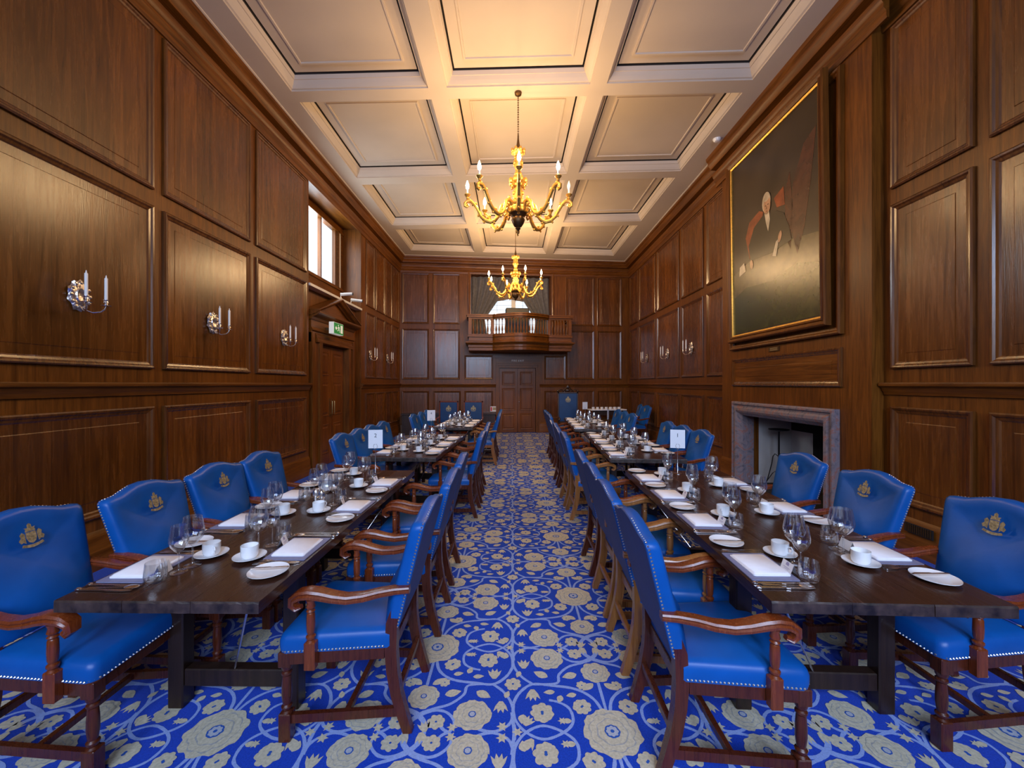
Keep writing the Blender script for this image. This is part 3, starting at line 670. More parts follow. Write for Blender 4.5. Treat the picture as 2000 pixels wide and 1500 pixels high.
# ------------------------------------------------------------------ balcony
def build_balcony():
    cx = (bw_a(905)+bw_a(1116))/2; hw = 1.58
    root = empty('gallery_balcony', BW.p(cx, 2.58, 0)); root['label'] = 'oak balcony with turned balusters and bowed middle above the double door'; root['category'] = 'balcony'
    inv = Matrix.Translation(Vector(root.location)*-1)
    def put(q, name, **k): o = q.build(name, **k); o.parent = root; o.matrix_parent_inverse = inv; return o
    P = .72; bow = .34; s0 = -.80; s1 = .82
    def front(e=0):                       # plan outline (u, h), e = extra projection
        pts = [(-hw-e, 0), (-hw-e, P+e), (s0-.06-e*.0, P+e)]
        for k in range(0, 15):
            t = k/14; u = s0+(s1-s0)*t; pts.append((u, P+.07+e+bow*math.sin(PI*t)))
        pts += [(s1+.06, P+e), (hw+e, P+e), (hw+e, 0)]
        return pts
    def slab(mat, name, layers, inner=None):
        q = MB(); q.mat(mat)
        rings = [[BW.p(cx+u, z, h) for (u, h) in front(e)] for (e, z) in layers]; n = len(rings[0])
        vs = [p for r in rings for p in r]; fs = []
        for i in range(len(rings)-1):
            for k in range(n-1): fs.append((i*n+k, i*n+k+1, (i+1)*n+k+1, (i+1)*n+k))
            fs.append((i*n+n-1, i*n, (i+1)*n, (i+1)*n+n-1))
        fs += [tuple(range(n)), tuple((len(rings)-1)*n+k for k in range(n))]
        q.add(vs, fs); return put(q, name)
    slab('oak_hx', 'balcony_floor', [(-.06, 2.585), (.0, 2.60), (.0, 2.68), (.02, 2.70), (.02, 2.76), (.07, 2.80), (.10, 2.83), (.10, 2.86), (.02, 2.88), (.0, 2.89), (.0, 3.00), (.03, 3.01), (.03, 3.06), (-.02, 3.07)])
    # rail
    q = MB(); q.mat('oak_hx')
    def rail(z0, z1, e0, e1):
        A = front(e1); B = front(e0); A = A[1:-1]; B = B[1:-1]
        A = [(A[0][0], .05)]+A+[(A[-1][0], .05)]; B = [(B[0][0], .05)]+B+[(B[-1][0], .05)]
        n = len(A); vs = [BW.p(cx+u, z, h) for z in (z0, z1) for L in (A, B) for (u, h) in L]
        fs = []
        for k in range(n-1): fs += [(k, k+1, n+k+1, n+k), (2*n+k, 2*n+k+1, 3*n+k+1, 3*n+k), (k, k+1, 2*n+k+1, 2*n+k), (n+k, n+k+1, 3*n+k+1, 3*n+k)]
        q.add(vs, fs)
    rail(3.60, 3.66, -.10, .05); rail(3.66, 3.69, -.08, .07); rail(3.55, 3.60, -.075, -.0)
    rail(3.07, 3.10, -.09, .0)
    put(q, 'handrail')
    for u in (-hw+.04, s0-.06, s1+.06, hw-.04):
        q = MB(); q.mat('oak'); BW.box(q, cx+u-.05, cx+u+.05, 3.07, 3.62, P-.09, P+.01); put(q, 'newel_post')
    prof = [(.022, 3.08), (.022, 3.13), (.014, 3.14), (.018, 3.17), (.026, 3.22), (.022, 3.28), (.012, 3.36), (.010, 3.44), (.014, 3.48), (.011, 3.50), (.022, 3.51), (.022, 3.57)]
    spots = []
    for k in range(6): spots.append((-hw+.14+k*(hw+s0-.24)/5, P-.045))
    for k in range(6): spots.append((s1+.17+k*(hw-s1-.29)/5, P-.045))
    for k in range(18):
        t = (k+.5)/18; spots.append((s0+(s1-s0)*t, P+.03+bow*math.sin(PI*t)))
    first = None
    for (u, h) in spots:
        x, y, _ = BW.p(cx+u, 0, h)
        if first is None:
            q = MB(); q.mat('oak'); q.lathe(prof, 8); first = q.build('baluster', root, smooth=True); o = first
        else: o = first.copy(); COL.objects.link(o); o.parent = root
        o.matrix_parent_inverse = inv; o.location = (x, y, 0)
    # dark box standing on the gallery
    x, y, _ = BW.p(bw_a(1007), 0, .45)
    q = MB(); q.mat('black'); q.box(-.36, .36, -.16, .16, 0, .86, .02); q.box(-.30, .30, -.17, -.158, .08, .60)
    o = q.build('music_cabinet'); o.location = (x, y, 3.072); o.rotation_euler = (0, 0, .094); tag(o, 'black box standing on the balcony behind the bowed rail', 'cabinet')
build_balcony()

# curtains at the gallery window
def curtain(side):
    q = MB(); q.mat('curtain'); nu, nv = 56, 26; gc = (G0+G1)/2; W = (G1-G0)/2-.02
    vs = []
    for j in range(nv+1):
        z = 5.10-(5.10-3.08)*j/nv
        tie = 3.72
        if z > tie: t = (5.10-z)/(5.10-tie); inner = .04+(W*.60-.04)*(t**1.25)*1.12
        else: t = (tie-z)/(tie-3.08); inner = W*.67-.10*t
        outer = W
        for i in range(nu+1):
            s = i/nu; d = inner+(outer-inner)*s
            amp = .045*(1 if z > tie+.2 else .6)
            h = -.30+amp*math.sin(s*PI*11+.5*math.sin(z*3))+.03*math.sin(s*4)
            vs.append(BW.p(gc+side*d, z, h))
    fs = [(j*(nu+1)+i, j*(nu+1)+i+1, (j+1)*(nu+1)+i+1, (j+1)*(nu+1)+i) for j in range(nv) for i in range(nu)]
    q.add(vs, fs); o = q.build('curtain', smooth=True, angle=80)
    so = o.modifiers.new('s', 'SOLIDIFY'); so.thickness = .006
    tb = MB(); tb.mat('curtain'); tb.tube([BW.p(gc+side*(W*.64), 3.74, -.22), BW.p(gc+side*(W*.8), 3.70, -.21), BW.p(gc+side*(W*.99), 3.76, -.24)], .022, 8); tb.build('tieback', o, smooth=True)
    return o
tag(curtain(-1), 'dark pleated curtain tied back on the door-side half of balcony window', 'curtain')
tag(curtain(1), 'dark pleated curtain tied back on the fireplace-side half of balcony window', 'curtain')
def blind():
    q = MB(); q.mat('blind'); n = 40; top = []; bot = []
    for i in range(n+1):
        s = i/n; a = G0+.05+(G1-G0-.1)*s; z = 4.42-.10*abs(math.sin(s*PI*2.0)); top.append((a, 5.1)); bot.append((a, z))
    vs = [BW.p(a, z, -.40+.01*math.sin(a*30)) for a, z in top]+[BW.p(a, z, -.40+.01*math.sin(a*30)) for a, z in bot]
    q.add(vs, [(i, i+1, n+2+i, n+1+i) for i in range(n)]); o = q.build('window_blind', smooth=True); m = o.modifiers.new('s', 'SOLIDIFY'); m.thickness = .01
    tag(o, 'brownish scalloped fabric blind half lowered over the balcony window', 'blind')
blind()

# ------------------------------------------------------------------ fireplace
def at_breast(a, z, h=0): return Vector(BR.p(a, z, h))
def build_fireplace():
    loc = BR.p(8.33, 0, 0); root = empty('fireplace', loc); tag(root, 'veined grey and red marble fireplace with pale firebox below the large portrait', 'fireplace')
    inv = Matrix.Translation(Vector(loc)*-1)
    def put(q, name, **k): o = q.build(name, **k); o.parent = root; o.matrix_parent_inverse = inv; return o
    a0, a1, zt = 7.42, 9.55, 1.30
    prof = [(0, 0), (0, .06), (.02, .075), (.04, .075), (.05, .055), (.075, .055), (.10, .075), (.135, .08), (.165, .06), (.18, .035), (.20, .02), (.215, 0), (.215, -.06), (.222, -.065), (.222, -.17)]
    q = MB(); q.mat('marble'); vs = []; fs = []
    for (i, h) in prof: vs += [BR.p(a0+i, 0, h), BR.p(a0+i, zt-i, h), BR.p(a1-i, zt-i, h), BR.p(a1-i, 0, h)]
    for k in range(len(prof)-1):
        for j in range(3): fs.append((k*4+j, k*4+j+1, (k+1)*4+j+1, (k+1)*4+j))
    q.add(vs, fs); put(q, 'marble_surround', smooth=True, angle=25)
    q = MB()
    b0, b1, zz, dp = 7.60, 9.36, 1.10, -.78
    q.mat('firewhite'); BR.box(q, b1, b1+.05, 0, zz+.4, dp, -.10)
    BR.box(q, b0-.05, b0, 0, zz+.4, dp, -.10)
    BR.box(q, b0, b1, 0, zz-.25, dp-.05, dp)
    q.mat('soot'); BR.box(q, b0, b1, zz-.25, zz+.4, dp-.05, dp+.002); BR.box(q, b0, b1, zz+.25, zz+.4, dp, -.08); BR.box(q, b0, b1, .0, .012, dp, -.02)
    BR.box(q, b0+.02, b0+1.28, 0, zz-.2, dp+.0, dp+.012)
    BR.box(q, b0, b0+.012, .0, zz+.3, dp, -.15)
    put(q, 'firebox')
    # dark hood / grate
    q = MB(); q.mat('soot')
    for k in range(7): q.tube([at_breast(7.85+.09*k, .16, -.36), at_breast(7.85+.09*k, .42, -.34)], .009, 6, up=(0, 1, 0))
    q.tube([at_breast(7.80, .42, -.34), at_breast(8.45, .42, -.34)], .012, 6); q.tube([at_breast(7.80, .18, -.34), at_breast(8.45, .18, -.34)], .012, 6)
    for a in (7.82, 8.42):
        for h in (-.36, -.6): q.tube([at_breast(a, .012, h), at_breast(a, .3, h)], .012, 6, up=(0, 1, 0))
    BR.box(q, 7.8, 8.45, .16, .18, -.62, -.36); put(q, 'fire_grate')
    # companion stand: thing of its own
    lx, ly, _ = BR.p(8.92, 0, -.30)
    r = empty('candle_stand', (lx, ly, .013)); tag(r, 'black iron floor stand with flat round dish inside the fireplace', 'stand')
    q = MB(); q.mat('iron'); q.lathe([(.012, .02), (.012, .86), (.02, .87)], 8); q.build('pole', r, smooth=True)
    q = MB(); q.mat('iron'); q.lathe([(.03, .865), (.13, .885), (.135, .90), (.125, .895), (.02, .885)], 20); q.build('dish', r, smooth=True)
    for k in range(3):
        a = k*2*PI/3+PI*.86; c, s = math.cos(a), math.sin(a)
        pts = [(.012, .50), (.05, .53), (.075, .49), (.09, .38), (.14, .16), (.17, .06), (.20, .02), (.235, .03), (.24, .07), (.215, .085), (.20, .065)]
        q = MB(); q.mat('iron'); q.tube([(x*c, x*s, z) for x, z in pts], .007, 6); q.tube([(x*c, x*s, z) for x, z in [(.012, .20), (.05, .27), (.08, .24), (.15, .12), (.2, .02)]], .006, 6); q.build('leg', r, smooth=True)
build_fireplace()

# ------------------------------------------------------------------ portrait
def build_portrait():
    a0, a1, z0, z1 = 7.60, 9.46, 2.36, 5.02
    loc = BR.p((a0+a1)/2, z0, .05); root = empty('portrait_painting', loc); tag(root, 'large dark oil portrait of seated grey-haired man above the fireplace', 'painting')
    inv = Matrix.Translation(Vector(loc)*-1); tilt = .035
    def H(z, h): return .045+tilt*(z-z0)/(z1-z0)+h
    def put(q, name, **k): o = q.build(name, **k); o.parent = root; o.matrix_parent_inverse = inv; return o
    q = MB(); q.mat('canvas'); q.add([BR.p(a0, z0, H(z0, .02)), BR.p(a1, z0, H(z0, .02)), BR.p(a1, z1, H(z1, .02)), BR.p(a0, z1, H(z1, .02))], [(0, 1, 2, 3)])
    def shape(mat, pts, lay):             # (Y, z) outline on the canvas
        q.mat(mat); q.add([BR.p(y+3, z, H(z, .02+.0015*lay)) for y, z in pts], [tuple(range(len(pts)))])
    def oval(mat, cy, cz, ry, rz, lay, n=20, rot=0):
        P = []
        for k in range(n):
            a = 2*PI*k/n; y, z = ry*math.cos(a), rz*math.sin(a); P.append((cy+y*math.cos(rot)-z*math.sin(rot), cz+y*math.sin(rot)+z*math.cos(rot)))
        shape(mat, P, lay)
    shape('pt_drape', [(4.64, 4.6), (4.85, 4.5), (5.05, 4.1), (5.1, 3.6), (4.98, 3.2), (4.85, 3.5), (4.74, 4.0)], 1)
    shape('pt_drape', [(5.1, 4.3), (5.2, 4.1), (5.2, 3.5), (5.1, 3.3), (5.05, 3.8)], 1)
    shape('pt_green', [(4.62, 2.38), (6.44, 2.38), (6.44, 2.95), (6.1, 3.05), (5.5, 3.0), (5.0, 3.1), (4.62, 3.0)], 1)
    shape('pt_table', [(4.62, 3.0), (5.0, 3.1), (5.5, 3.0), (6.1, 3.05), (6.44, 2.95), (6.44, 3.32), (5.9, 3.45), (5.2, 3.45), (4.62, 3.35)], 1)
    shape('pt_red', [(6.0, 3.45), (6.1, 3.8), (6.0, 4.0), (5.75, 4.07), (5.66, 4.02), (5.72, 3.6)], 2)
    shape('pt_red', [(5.42, 4.10), (5.22, 4.17), (5.20, 3.92), (5.36, 3.95)], 2)
    shape('pt_coat', [(5.98, 3.42), (6.02, 3.65), (5.88, 3.88), (5.66, 3.97), (5.52, 3.94), (5.38, 3.92), (5.22, 3.82), (5.12, 3.6), (5.08, 3.42), (5.5, 3.38)], 3)
    oval('pt_hair', 5.58, 4.12, .095, .14, 4); oval('pt_face', 5.565, 4.07, .078, .125, 5)
    oval('pt_hair', 5.575, 4.19, .075, .06, 6)
    for dy in (-.028, .03): oval('pt_coat', 5.565+dy, 4.075, .012, .006, 7, 8)
    shape('pt_shade', [(5.57, 4.07), (5.585, 4.02), (5.56, 4.02)], 7); oval('pt_red', 5.565, 3.99, .02, .006, 7, 8)
    shape('pt_linen', [(5.62, 3.97), (5.52, 3.98), (5.50, 3.85), (5.545, 3.70), (5.59, 3.83)], 5)
    oval('pt_face', 5.30, 3.54, .035, .075, 5, 14, .3); shape('pt_linen', [(5.38, 3.30), (5.46, 3.33), (5.38, 3.50), (5.32, 3.52)], 5)
    oval('pt_face', 5.95, 3.36, .04, .07, 5, 14, -.2); shape('pt_linen', [(6.1, 3.30), (6.28, 3.26), (6.26, 3.40), (6.14, 3.44)], 5)
    put(q, 'canvas', recalc=False)
    # moulded frame: gilt slip, then dark oak
    def fr(name, mat, prof):
        q = MB(); q.mat(mat); vs = []; fs = []
        for (i, h) in prof:
            vs += [BR.p(a0+i, z0+i, H(z0, h)), BR.p(a1-i, z0+i, H(z0, h)), BR.p(a1-i, z1-i, H(z1, h)), BR.p(a0+i, z1-i, H(z1, h))]
        for k in range(len(prof)-1):
            for j in range(4): fs.append((k*4+j, k*4+(j+1) % 4, (k+1)*4+(j+1) % 4, (k+1)*4+j))
        q.add(vs, fs); put(q, name)
    fr('gilt_slip', 'gilt', [(.0, .02), (-.0, .035), (-.022, .045), (-.028, .03)])
    fr('frame', 'oak', [(-.028, .0), (-.028, .055), (-.045, .065), (-.06, .05), (-.08, .06), (-.10, .075), (-.115, .06), (-.12, .0)])
M['canvas'] = plain('dark_oil_paint', (.035, .022, .012), .27, nscale=2.2, var=.45, spec=.6)
for k, c in {'pt_drape': (.07, .022, .010), 'pt_green': (.04, .042, .010), 'pt_table': (.10, .075, .03), 'pt_red': (.24, .05, .012), 'pt_coat': (.014, .012, .006), 'pt_hair': (.55, .45, .30), 'pt_face': (.50, .28, .15), 'pt_linen': (.55, .47, .33), 'pt_shade': (.28, .13, .07)}.items():
    M[k] = plain(k, c, .27, nscale=7, var=.3, spec=.6)
build_portrait()
q = MB(); q.mat('bronze'); BR.box(q, 8.44, 8.66, 2.035, 2.095, .0005, .012); q.mat('gold_print')
for z in (2.05, 2.065, 2.08): BR.box(q, 8.47, 8.63, z-.003, z+.003, .0121, .0128)
tag(q.build('name_plaque'), 'small dark brass plaque fixed below the portrait moulding', 'plaque')
q = MB(); q.mat('black'); RW.box(q, 6.50, 6.76, .205, .29, .036, .042); q.mat('bronze')
for k in range(12): RW.box(q, 6.515+.02*k, 6.525+.02*k, .212, .283, .042, .046)
tag(q.build('floor_vent_grille'), 'small dark vent grille set in the tall skirting beside the fireplace', 'vent')

# ------------------------------------------------------------------ chandeliers
def build_chandelier(loc, rot, label, unlit=None, z0=0):
    root = empty('chandelier', loc, 0); tag(root, label, 'chandelier', 'gilt chandeliers')
    # z measured from the ceiling (0) down
    Z = lambda z: z-CZ
    q = MB(); q.mat('bronze')
    q.lathe([(.0, Z(5.60)), (.05, Z(5.598)), (.045, Z(5.57)), (.015, Z(5.55))], 14, cap=False)
    n = 34
    for k in range(n):
        z = Z(5.55)-(5.55-4.99)*k/n
        c = [(0, 0, z), ((.009 if k % 2 else 0), (0 if k % 2 else .009), z-.008), (0, 0, z-.0165)]
        q.tube(c, .0045, 5, up=(1, 1, 0)); c2 = [(-x, -y, zz) for x, y, zz in c]; q.tube(c2, .0045, 5, up=(1, 1, 0))
    q.lathe([(.008, Z(5.02)), (.012, Z(4.96)), (.028, Z(4.84)), (.03, Z(4.82))], 12)
    q.build('hanging_chain', root, smooth=True)
    q = MB(); q.mat('gilt')
    q.lathe([(.03, 4.83), (.065, 4.81), (.085, 4.78), (.075, 4.75), (.045, 4.73), (.04, 4.70), (.055, 4.67), (.06, 4.60), (.045, 4.55), (.035, 4.50), (.04, 4.49), (.042, 4.47), (.03, 4.45), (.06, 4.43), (.10, 4.39), (.11, 4.35), (.085, 4.31), (.055, 4.28), (.06, 4.24), (.07, 4.18), (.065, 4.12), (.09, 4.08), (.125, 4.03), (.135, 3.97), (.11, 3.92), (.07, 3.90)], 20, c=(0, 0, -CZ))
    for (zz, rr_, n_, s) in ((4.79, .085, 8, .022), (4.62, .06, 6, .018), (4.70, .05, 6, .013), (4.37, .108, 8, .03), (4.47, .045, 6, .014), (4.20, .07, 6, .02), (4.05, .12, 8, .03), (3.95, .13, 8, .026), (4.30, .09, 8, .018)):
        for k in range(n_):
            a = 2*PI*(k+.5)/n_; q.ball((rr_*math.cos(a), rr_*math.sin(a), Z(zz)), s, 7, 5, (1, 1, 1.5))
    q.build('column', root, smooth=True)
    q = MB(); q.mat('bronze'); q.lathe([(.12, 3.925), (.10, 3.90), (.085, 3.87), (.095, 3.84), (.075, 3.79), (.05, 3.75), (.03, 3.74), (.035, 3.72), (.012, 3.70), (.014, 3.69)], 16, c=(0, 0, -CZ))
    q.tube([(.0, 0, Z(3.69)), (.018, 0, Z(3.675)), (.0, 0, Z(3.655)), (-.018, 0, Z(3.675)), (0, 0, Z(3.69))], .004, 6, up=(0, 1, 0))
    q.build('finial', root, smooth=True)
    arm_mesh = None
    P = [(.09, 3.98), (.13, 4.05), (.18, 4.07), (.225, 4.04), (.245, 3.98), (.27, 3.90), (.32, 3.84), (.38, 3.815), (.45, 3.835), (.51, 3.89), (.555, 3.97), (.60, 4.05), (.65, 4.10), (.70, 4.105), (.735, 4.075), (.735, 4.035), (.705, 4.02), (.685, 4.04), (.695, 4.06)]
    R = [1.3, 1.2, 1.1, 1.05, 1, 1.1, 1.2, 1.25, 1.2, 1.1, 1.05, 1.1, 1.1, 1.0, .9, .8, .7, .6, .5]
    for k in range(8):
        a = rot+k*PI/4
        if arm_mesh is None:
            q = MB(); q.mat('gilt'); q.sweep([(r, 0, Z(z)) for r, z in P], [(.017*math.cos(t*PI/4), .026*math.sin(t*PI/4)) for t in range(8)], R, up=(0, 1, 0)) if False else q.tube([(r, 0, Z(z)) for r, z in P], .022, 8, R, up=(0, 1, 0))
            for (r, z, s) in ((.17, 4.10, .022), (.23, 3.97, .026), (.30, 3.90, .018), (.33, 3.80, .018), (.42, 3.87, .02), (.47, 3.81, .016), (.52, 3.94, .02), (.55, 3.90, .016), (.58, 4.07, .018), (.63, 4.05, .014), (.67, 4.13, .014), (.72, 4.05, .022)): q.ball((r, 0, Z(z)), s, 7, 5, (1, .9, 1.1))
            q.tube([(.22, 0, Z(3.93)), (.19, 0, Z(3.90)), (.17, 0, Z(3.93)), (.19, 0, Z(3.96))], .014, 6, up=(0, 1, 0))
            o = q.build('arm', root, smooth=True); arm_mesh = o.data
            q = MB(); q.mat('gilt'); q.lathe([(.012, 4.125), (.02, 4.14), (.016, 4.155), (.035, 4.175), (.045, 4.19), (.04, 4.195), (.018, 4.19), (.018, 4.21)], 12, c=(.70, 0, -CZ)); co = q.build('candle_cup', o, smooth=True); cup_mesh = co.data
            q = MB(); q.mat('wax'); q.lathe([(.012, 4.195), (.012, 4.265)], 10, c=(.70, 0, -CZ)); so = q.build('candle_sleeve', o, smooth=True); slv = so.data
            q = MB(); q.mat('bulb'); q.lathe([(.010, 4.262), (.022, 4.285), (.026, 4.308), (.020, 4.338), (.008, 4.37), (.001, 4.388)], 12, c=(.70, 0, -CZ)); bo = q.build('bulb', o, smooth=True); bm_ = bo.data
            o.rotation_euler = (0, 0, a)
        else:
            o = bpy.data.objects.new('arm', arm_mesh); COL.objects.link(o); o.parent = root; o.rotation_euler = (0, 0, a)
            for nm, me in (('candle_cup', cup_mesh), ('candle_sleeve', slv), ('bulb', bm_)):
                if nm == 'bulb' and k == unlit:
                    me = bm_.copy(); me.materials.clear(); me.materials.append(M['frosted'])
                c = bpy.data.objects.new(nm, me); COL.objects.link(c); c.parent = o
        if k != unlit:
            d = bpy.data.lights.new('bulb_light', 'POINT'); d.energy = BULB_W; d.color = WARM; d.shadow_soft_size = .045
            l = bpy.data.objects.new('bulb_light', d); COL.objects.link(l)
            l.location = (loc[0]+.70*math.cos(a), loc[1]+.70*math.sin(a), 4.41)
build_chandelier((.085, 5.51, CZ), -PI/2, 'gilt carved eight-arm chandelier over the front of the aisle, one bulb unlit', unlit=2)
build_chandelier((.09, 10.1, CZ), -PI/2+.33, 'gilt carved eight-arm chandelier hanging before the balcony, all bulbs lit')

# ------------------------------------------------------------------ silver wall sconces
def build_sconce():
    root = empty('wall_sconce', (0, 0, 0))          # local: x out of the wall, y along it
    q = MB(); q.mat('silver_chased'); n = 40; rings = [(0, .022, 0), (.35, .024, 0), (.42, .030, 0), (.5, .020, 0), (.72, .024, 1), (.86, .014, 1), (1, .004, 1)]
    vs = [(.012, 0, 0)]; fs = []
    for (k, h, w_) in rings[1:]:
        for i in range(n):
            a = 2*PI*i/n; s = 1+(.07*math.cos(9*a) if w_ else 0)+(.03*math.cos(4*a+1) if w_ else 0)
            hh = h+(.008*math.cos(11*a)*math.sin(5*a) if w_ else 0); vs.append((hh, .085*k*s*math.cos(a), .125*k*s*math.sin(a)))
    for i in range(n): fs.append((0, 1+i, 1+(i+1) % n))
    for j in range(len(rings)-2):
        for i in range(n): fs.append((1+j*n+i, 1+j*n+(i+1) % n, 1+(j+1)*n+(i+1) % n, 1+(j+1)*n+i))
    q.add(vs, fs)
    for i in range(12):
        a = 2*PI*i/12; q.ball((.022, .070*math.cos(a), .104*math.sin(a)), .014, 6, 4, (.6, 1, 1.2))
    q.build('back_plate', root, smooth=True, angle=60)
    for s in (-1, 1):
        q = MB(); q.mat('silver')
        q.tube([(.02, .01*s, -.085), (.05, .015*s, -.12), (.085, .03*s, -.135), (.12, .055*s, -.125), (.14, .072*s, -.10), (.145, .078*s, -.075)], .0055, 8)
        q.lathe([(.004, -.078), (.034, -.072), (.036, -.068), (.012, -.066), (.010, -.055), (.016, -.045), (.013, -.03), (.018, -.024), (.018, -.02)], 14, c=(.145, .078*s, 0))
        arm = q.build('arm', root, smooth=True)
        q = MB(); q.mat('wax'); q.lathe([(.0115, -.024), (.0115, .155), (.0105, .16), (.006, .162), (.0035, .178), (.001, .186)], 12, c=(.145, .078*s, 0)); q.build('candle', arm, smooth=True)
    return root
sc0 = build_sconce(); remember(sc0)
SC = [(LW, 6.25, 2.30, 'on the door-side wall, closest to the camera'), (LW, 7.70, 2.30, 'second along the door-side wall'), (LW, 9.17, 2.30, 'last before the pedimented side door'),
      (LW, 12.93, 2.30, 'just past the pedimented side door'), (LW, 14.28, 2.30, 'door-side wall, close to the room end'),
      (RW, 11.47, 2.34, 'fireplace-side wall, first past the chimney breast'), (RW, 12.82, 2.33, 'fireplace-side wall, middle of three'), (RW, 14.40, 2.32, 'fireplace-side wall, closest to room end')]
for i, (fr, a, z, txt) in enumerate(SC):
    loc = fr.p(a, z, .013); rz = 0 if fr is LW else PI-math.atan(.017)*-1*-1
    if i == 0: o = sc0; o.location = loc; o.rotation_euler = (0, 0, rz)
    else: o = copy_thing(sc0, loc, rz)
    tag(o, 'silver two-candle sconce '+txt, 'sconce', 'silver wall sconces')

# ------------------------------------------------------------------ tables
TABS = {  # near-left, near-right, far-right, far-left corners (x,y)
 'L1': ((-1.755, 1.545), (-.965, 1.50), (-.935, 3.83), (-1.73, 3.86), 'front table of door-side row'),
 'L2': ((-1.665, 4.53), (-.85, 4.48), (-.76, 6.65), (-1.56, 6.68), 'middle table of door-side row'),
 'L3': ((-1.53, 7.60), (-.745, 7.56), (-.68, 9.45), (-1.47, 9.48), 'back table of door-side row'),
 'R1': ((.99, 1.51), (1.89, 1.50), (1.985, 3.81), (1.09, 3.85), 'front table of fireplace-side row'),
 'R2': ((1.095, 4.43), (1.93, 4.40), (2.07, 6.85), (1.24, 6.88), 'middle table of fireplace-side row'),
 'R3': ((1.15, 7.34), (1.97, 7.32), (2.09, 9.75), (1.27, 9.78), 'back table of fireplace-side row')}
TOP = .75
def V2(p): return Vector((p[0], p[1], 0))
for key, (c0, c1, c2, c3, nm) in TABS.items():
    c0, c1, c2, c3 = map(V2, (c0, c1, c2, c3)); mid = (c0+c1+c2+c3)/4; ax = ((c2+c3)/2-(c0+c1)/2); L = ax.length; ax.normalize(); sd = Vector((ax.y, -ax.x, 0)); Wd = (((c1-c0).length)+((c2-c3).length))/2
    root = empty('refectory_table', (mid.x, mid.y, 0), math.atan2(ax.y, ax.x)-PI/2)
    tag(root, 'dark oak refectory table laid for dinner, '+nm, 'table', 'dark oak dining tables')
    q = MB(); q.mat('table'); n = 3; rnd = random.Random(hash(key) % 99 if False else ord(key[0])+ord(key[1]))
    for k in range(n):
        x0 = -Wd/2+Wd*k/n+.0008; x1 = -Wd/2+Wd*(k+1)/n-.0008
        m = 12; vs = []
        for side, y in ((0, -L/2), (1, L/2)):
            for i in range(m+1):
                x = x0+(x1-x0)*i/m; d = rnd.uniform(0, .006)*(1 if side else -1); e = rnd.uniform(0, .004)
                vs += [(x, y+(-.004+0 if side else .004), TOP), (x, y-d*.5, TOP-.006-e), (x, y-d*.3, TOP-.045)]
        fs = []; w_ = (m+1)*3
        for i in range(m):
            fs += [(i*3, i*3+3, w_+i*3+3, w_+i*3), (i*3+2, i*3+5, w_+i*3+5, w_+i*3+2)]
        fs += [(0, 1, 2, w_+2, w_+1, w_), (m*3, m*3+1, m*3+2, w_+m*3+2, w_+m*3+1, w_+m*3)]
        q.add(vs, fs); q.mat('table_edge'); fe = []
        for i in range(m):
            for sgn in (0, 1):
                b = sgn*w_+i*3; fe += [(b, b+3, b+4, b+1), (b+1, b+4, b+5, b+2)]
        q.add(vs, fe); q.mat('table')
    q.build('tabletop', root)
    ins = .45; lx = Wd/2-.115; lg = .038
    for sy in (-1, 1):
        y = sy*(L/2-ins)
        for sx in (-1, 1):
            q = MB(); q.mat('tableleg'); q.box(sx*lx-lg, sx*lx+lg, y-lg, y+lg, 0, TOP-.046, .006); q.build('leg', root)
        q = MB(); q.mat('tableleg'); q.box(-lx+lg, lx-lg, y-.03, y+.03, .105, .19, .005); q.build('cross_rail', root)
        q = MB(); q.mat('tableleg'); q.box(-lx+lg, lx-lg, y-.03, y+.03, TOP-.12, TOP-.046); q.build('top_rail', root)
        q = MB(); q.mat('silver'); k_ = 1 if key[0] == 'L' else -1; q.tube([(0, y+.02*sy, .19), (k_*(lx+.03), sy*(L/2-.07), TOP-.046)], .0045, 6); q.build('metal_stay', root, smooth=True)
    for sx in (-1, 1):
        q = MB(); q.mat('tableleg'); q.box(sx*lx-.02, sx*lx+.02, -L/2+ins+lg, L/2-ins-lg, TOP-.12, TOP-.047); q.build('side_rail', root)

# ------------------------------------------------------------------ blue armchairs
CR = [  # crest pieces (x, z) on the chair back, metres around its centre
 [(-.022, .028), (.022, .028), (.024, .0), (.016, -.022), (0, -.032), (-.016, -.022), (-.024, 0)],
 [(-.026, .022), (-.038, .034), (-.05, .022), (-.046, .006), (-.058, -.006), (-.05, -.022), (-.040, -.018), (-.028, -.026), (-.027, 0)],
 [(.026, .022), (.038, .034), (.05, .022), (.046, .006), (.058, -.006), (.05, -.022), (.040, -.018), (.028, -.026), (.027, 0)],
 [(-.024, .031), (.024, .031), (.020, .045), (.026, .052), (.010, .050), (.009, .066), (.0, .074), (-.009, .066), (-.010, .050), (-.026, .052), (-.020, .045)],
 [(-.045, -.030), (-.022, -.036), (0, -.038), (.022, -.036), (.045, -.030), (.050, -.042), (.022, -.050), (0, -.053), (-.022, -.050), (-.050, -.042)]]
def back_y(z): return -.238-.26*(z-.48)
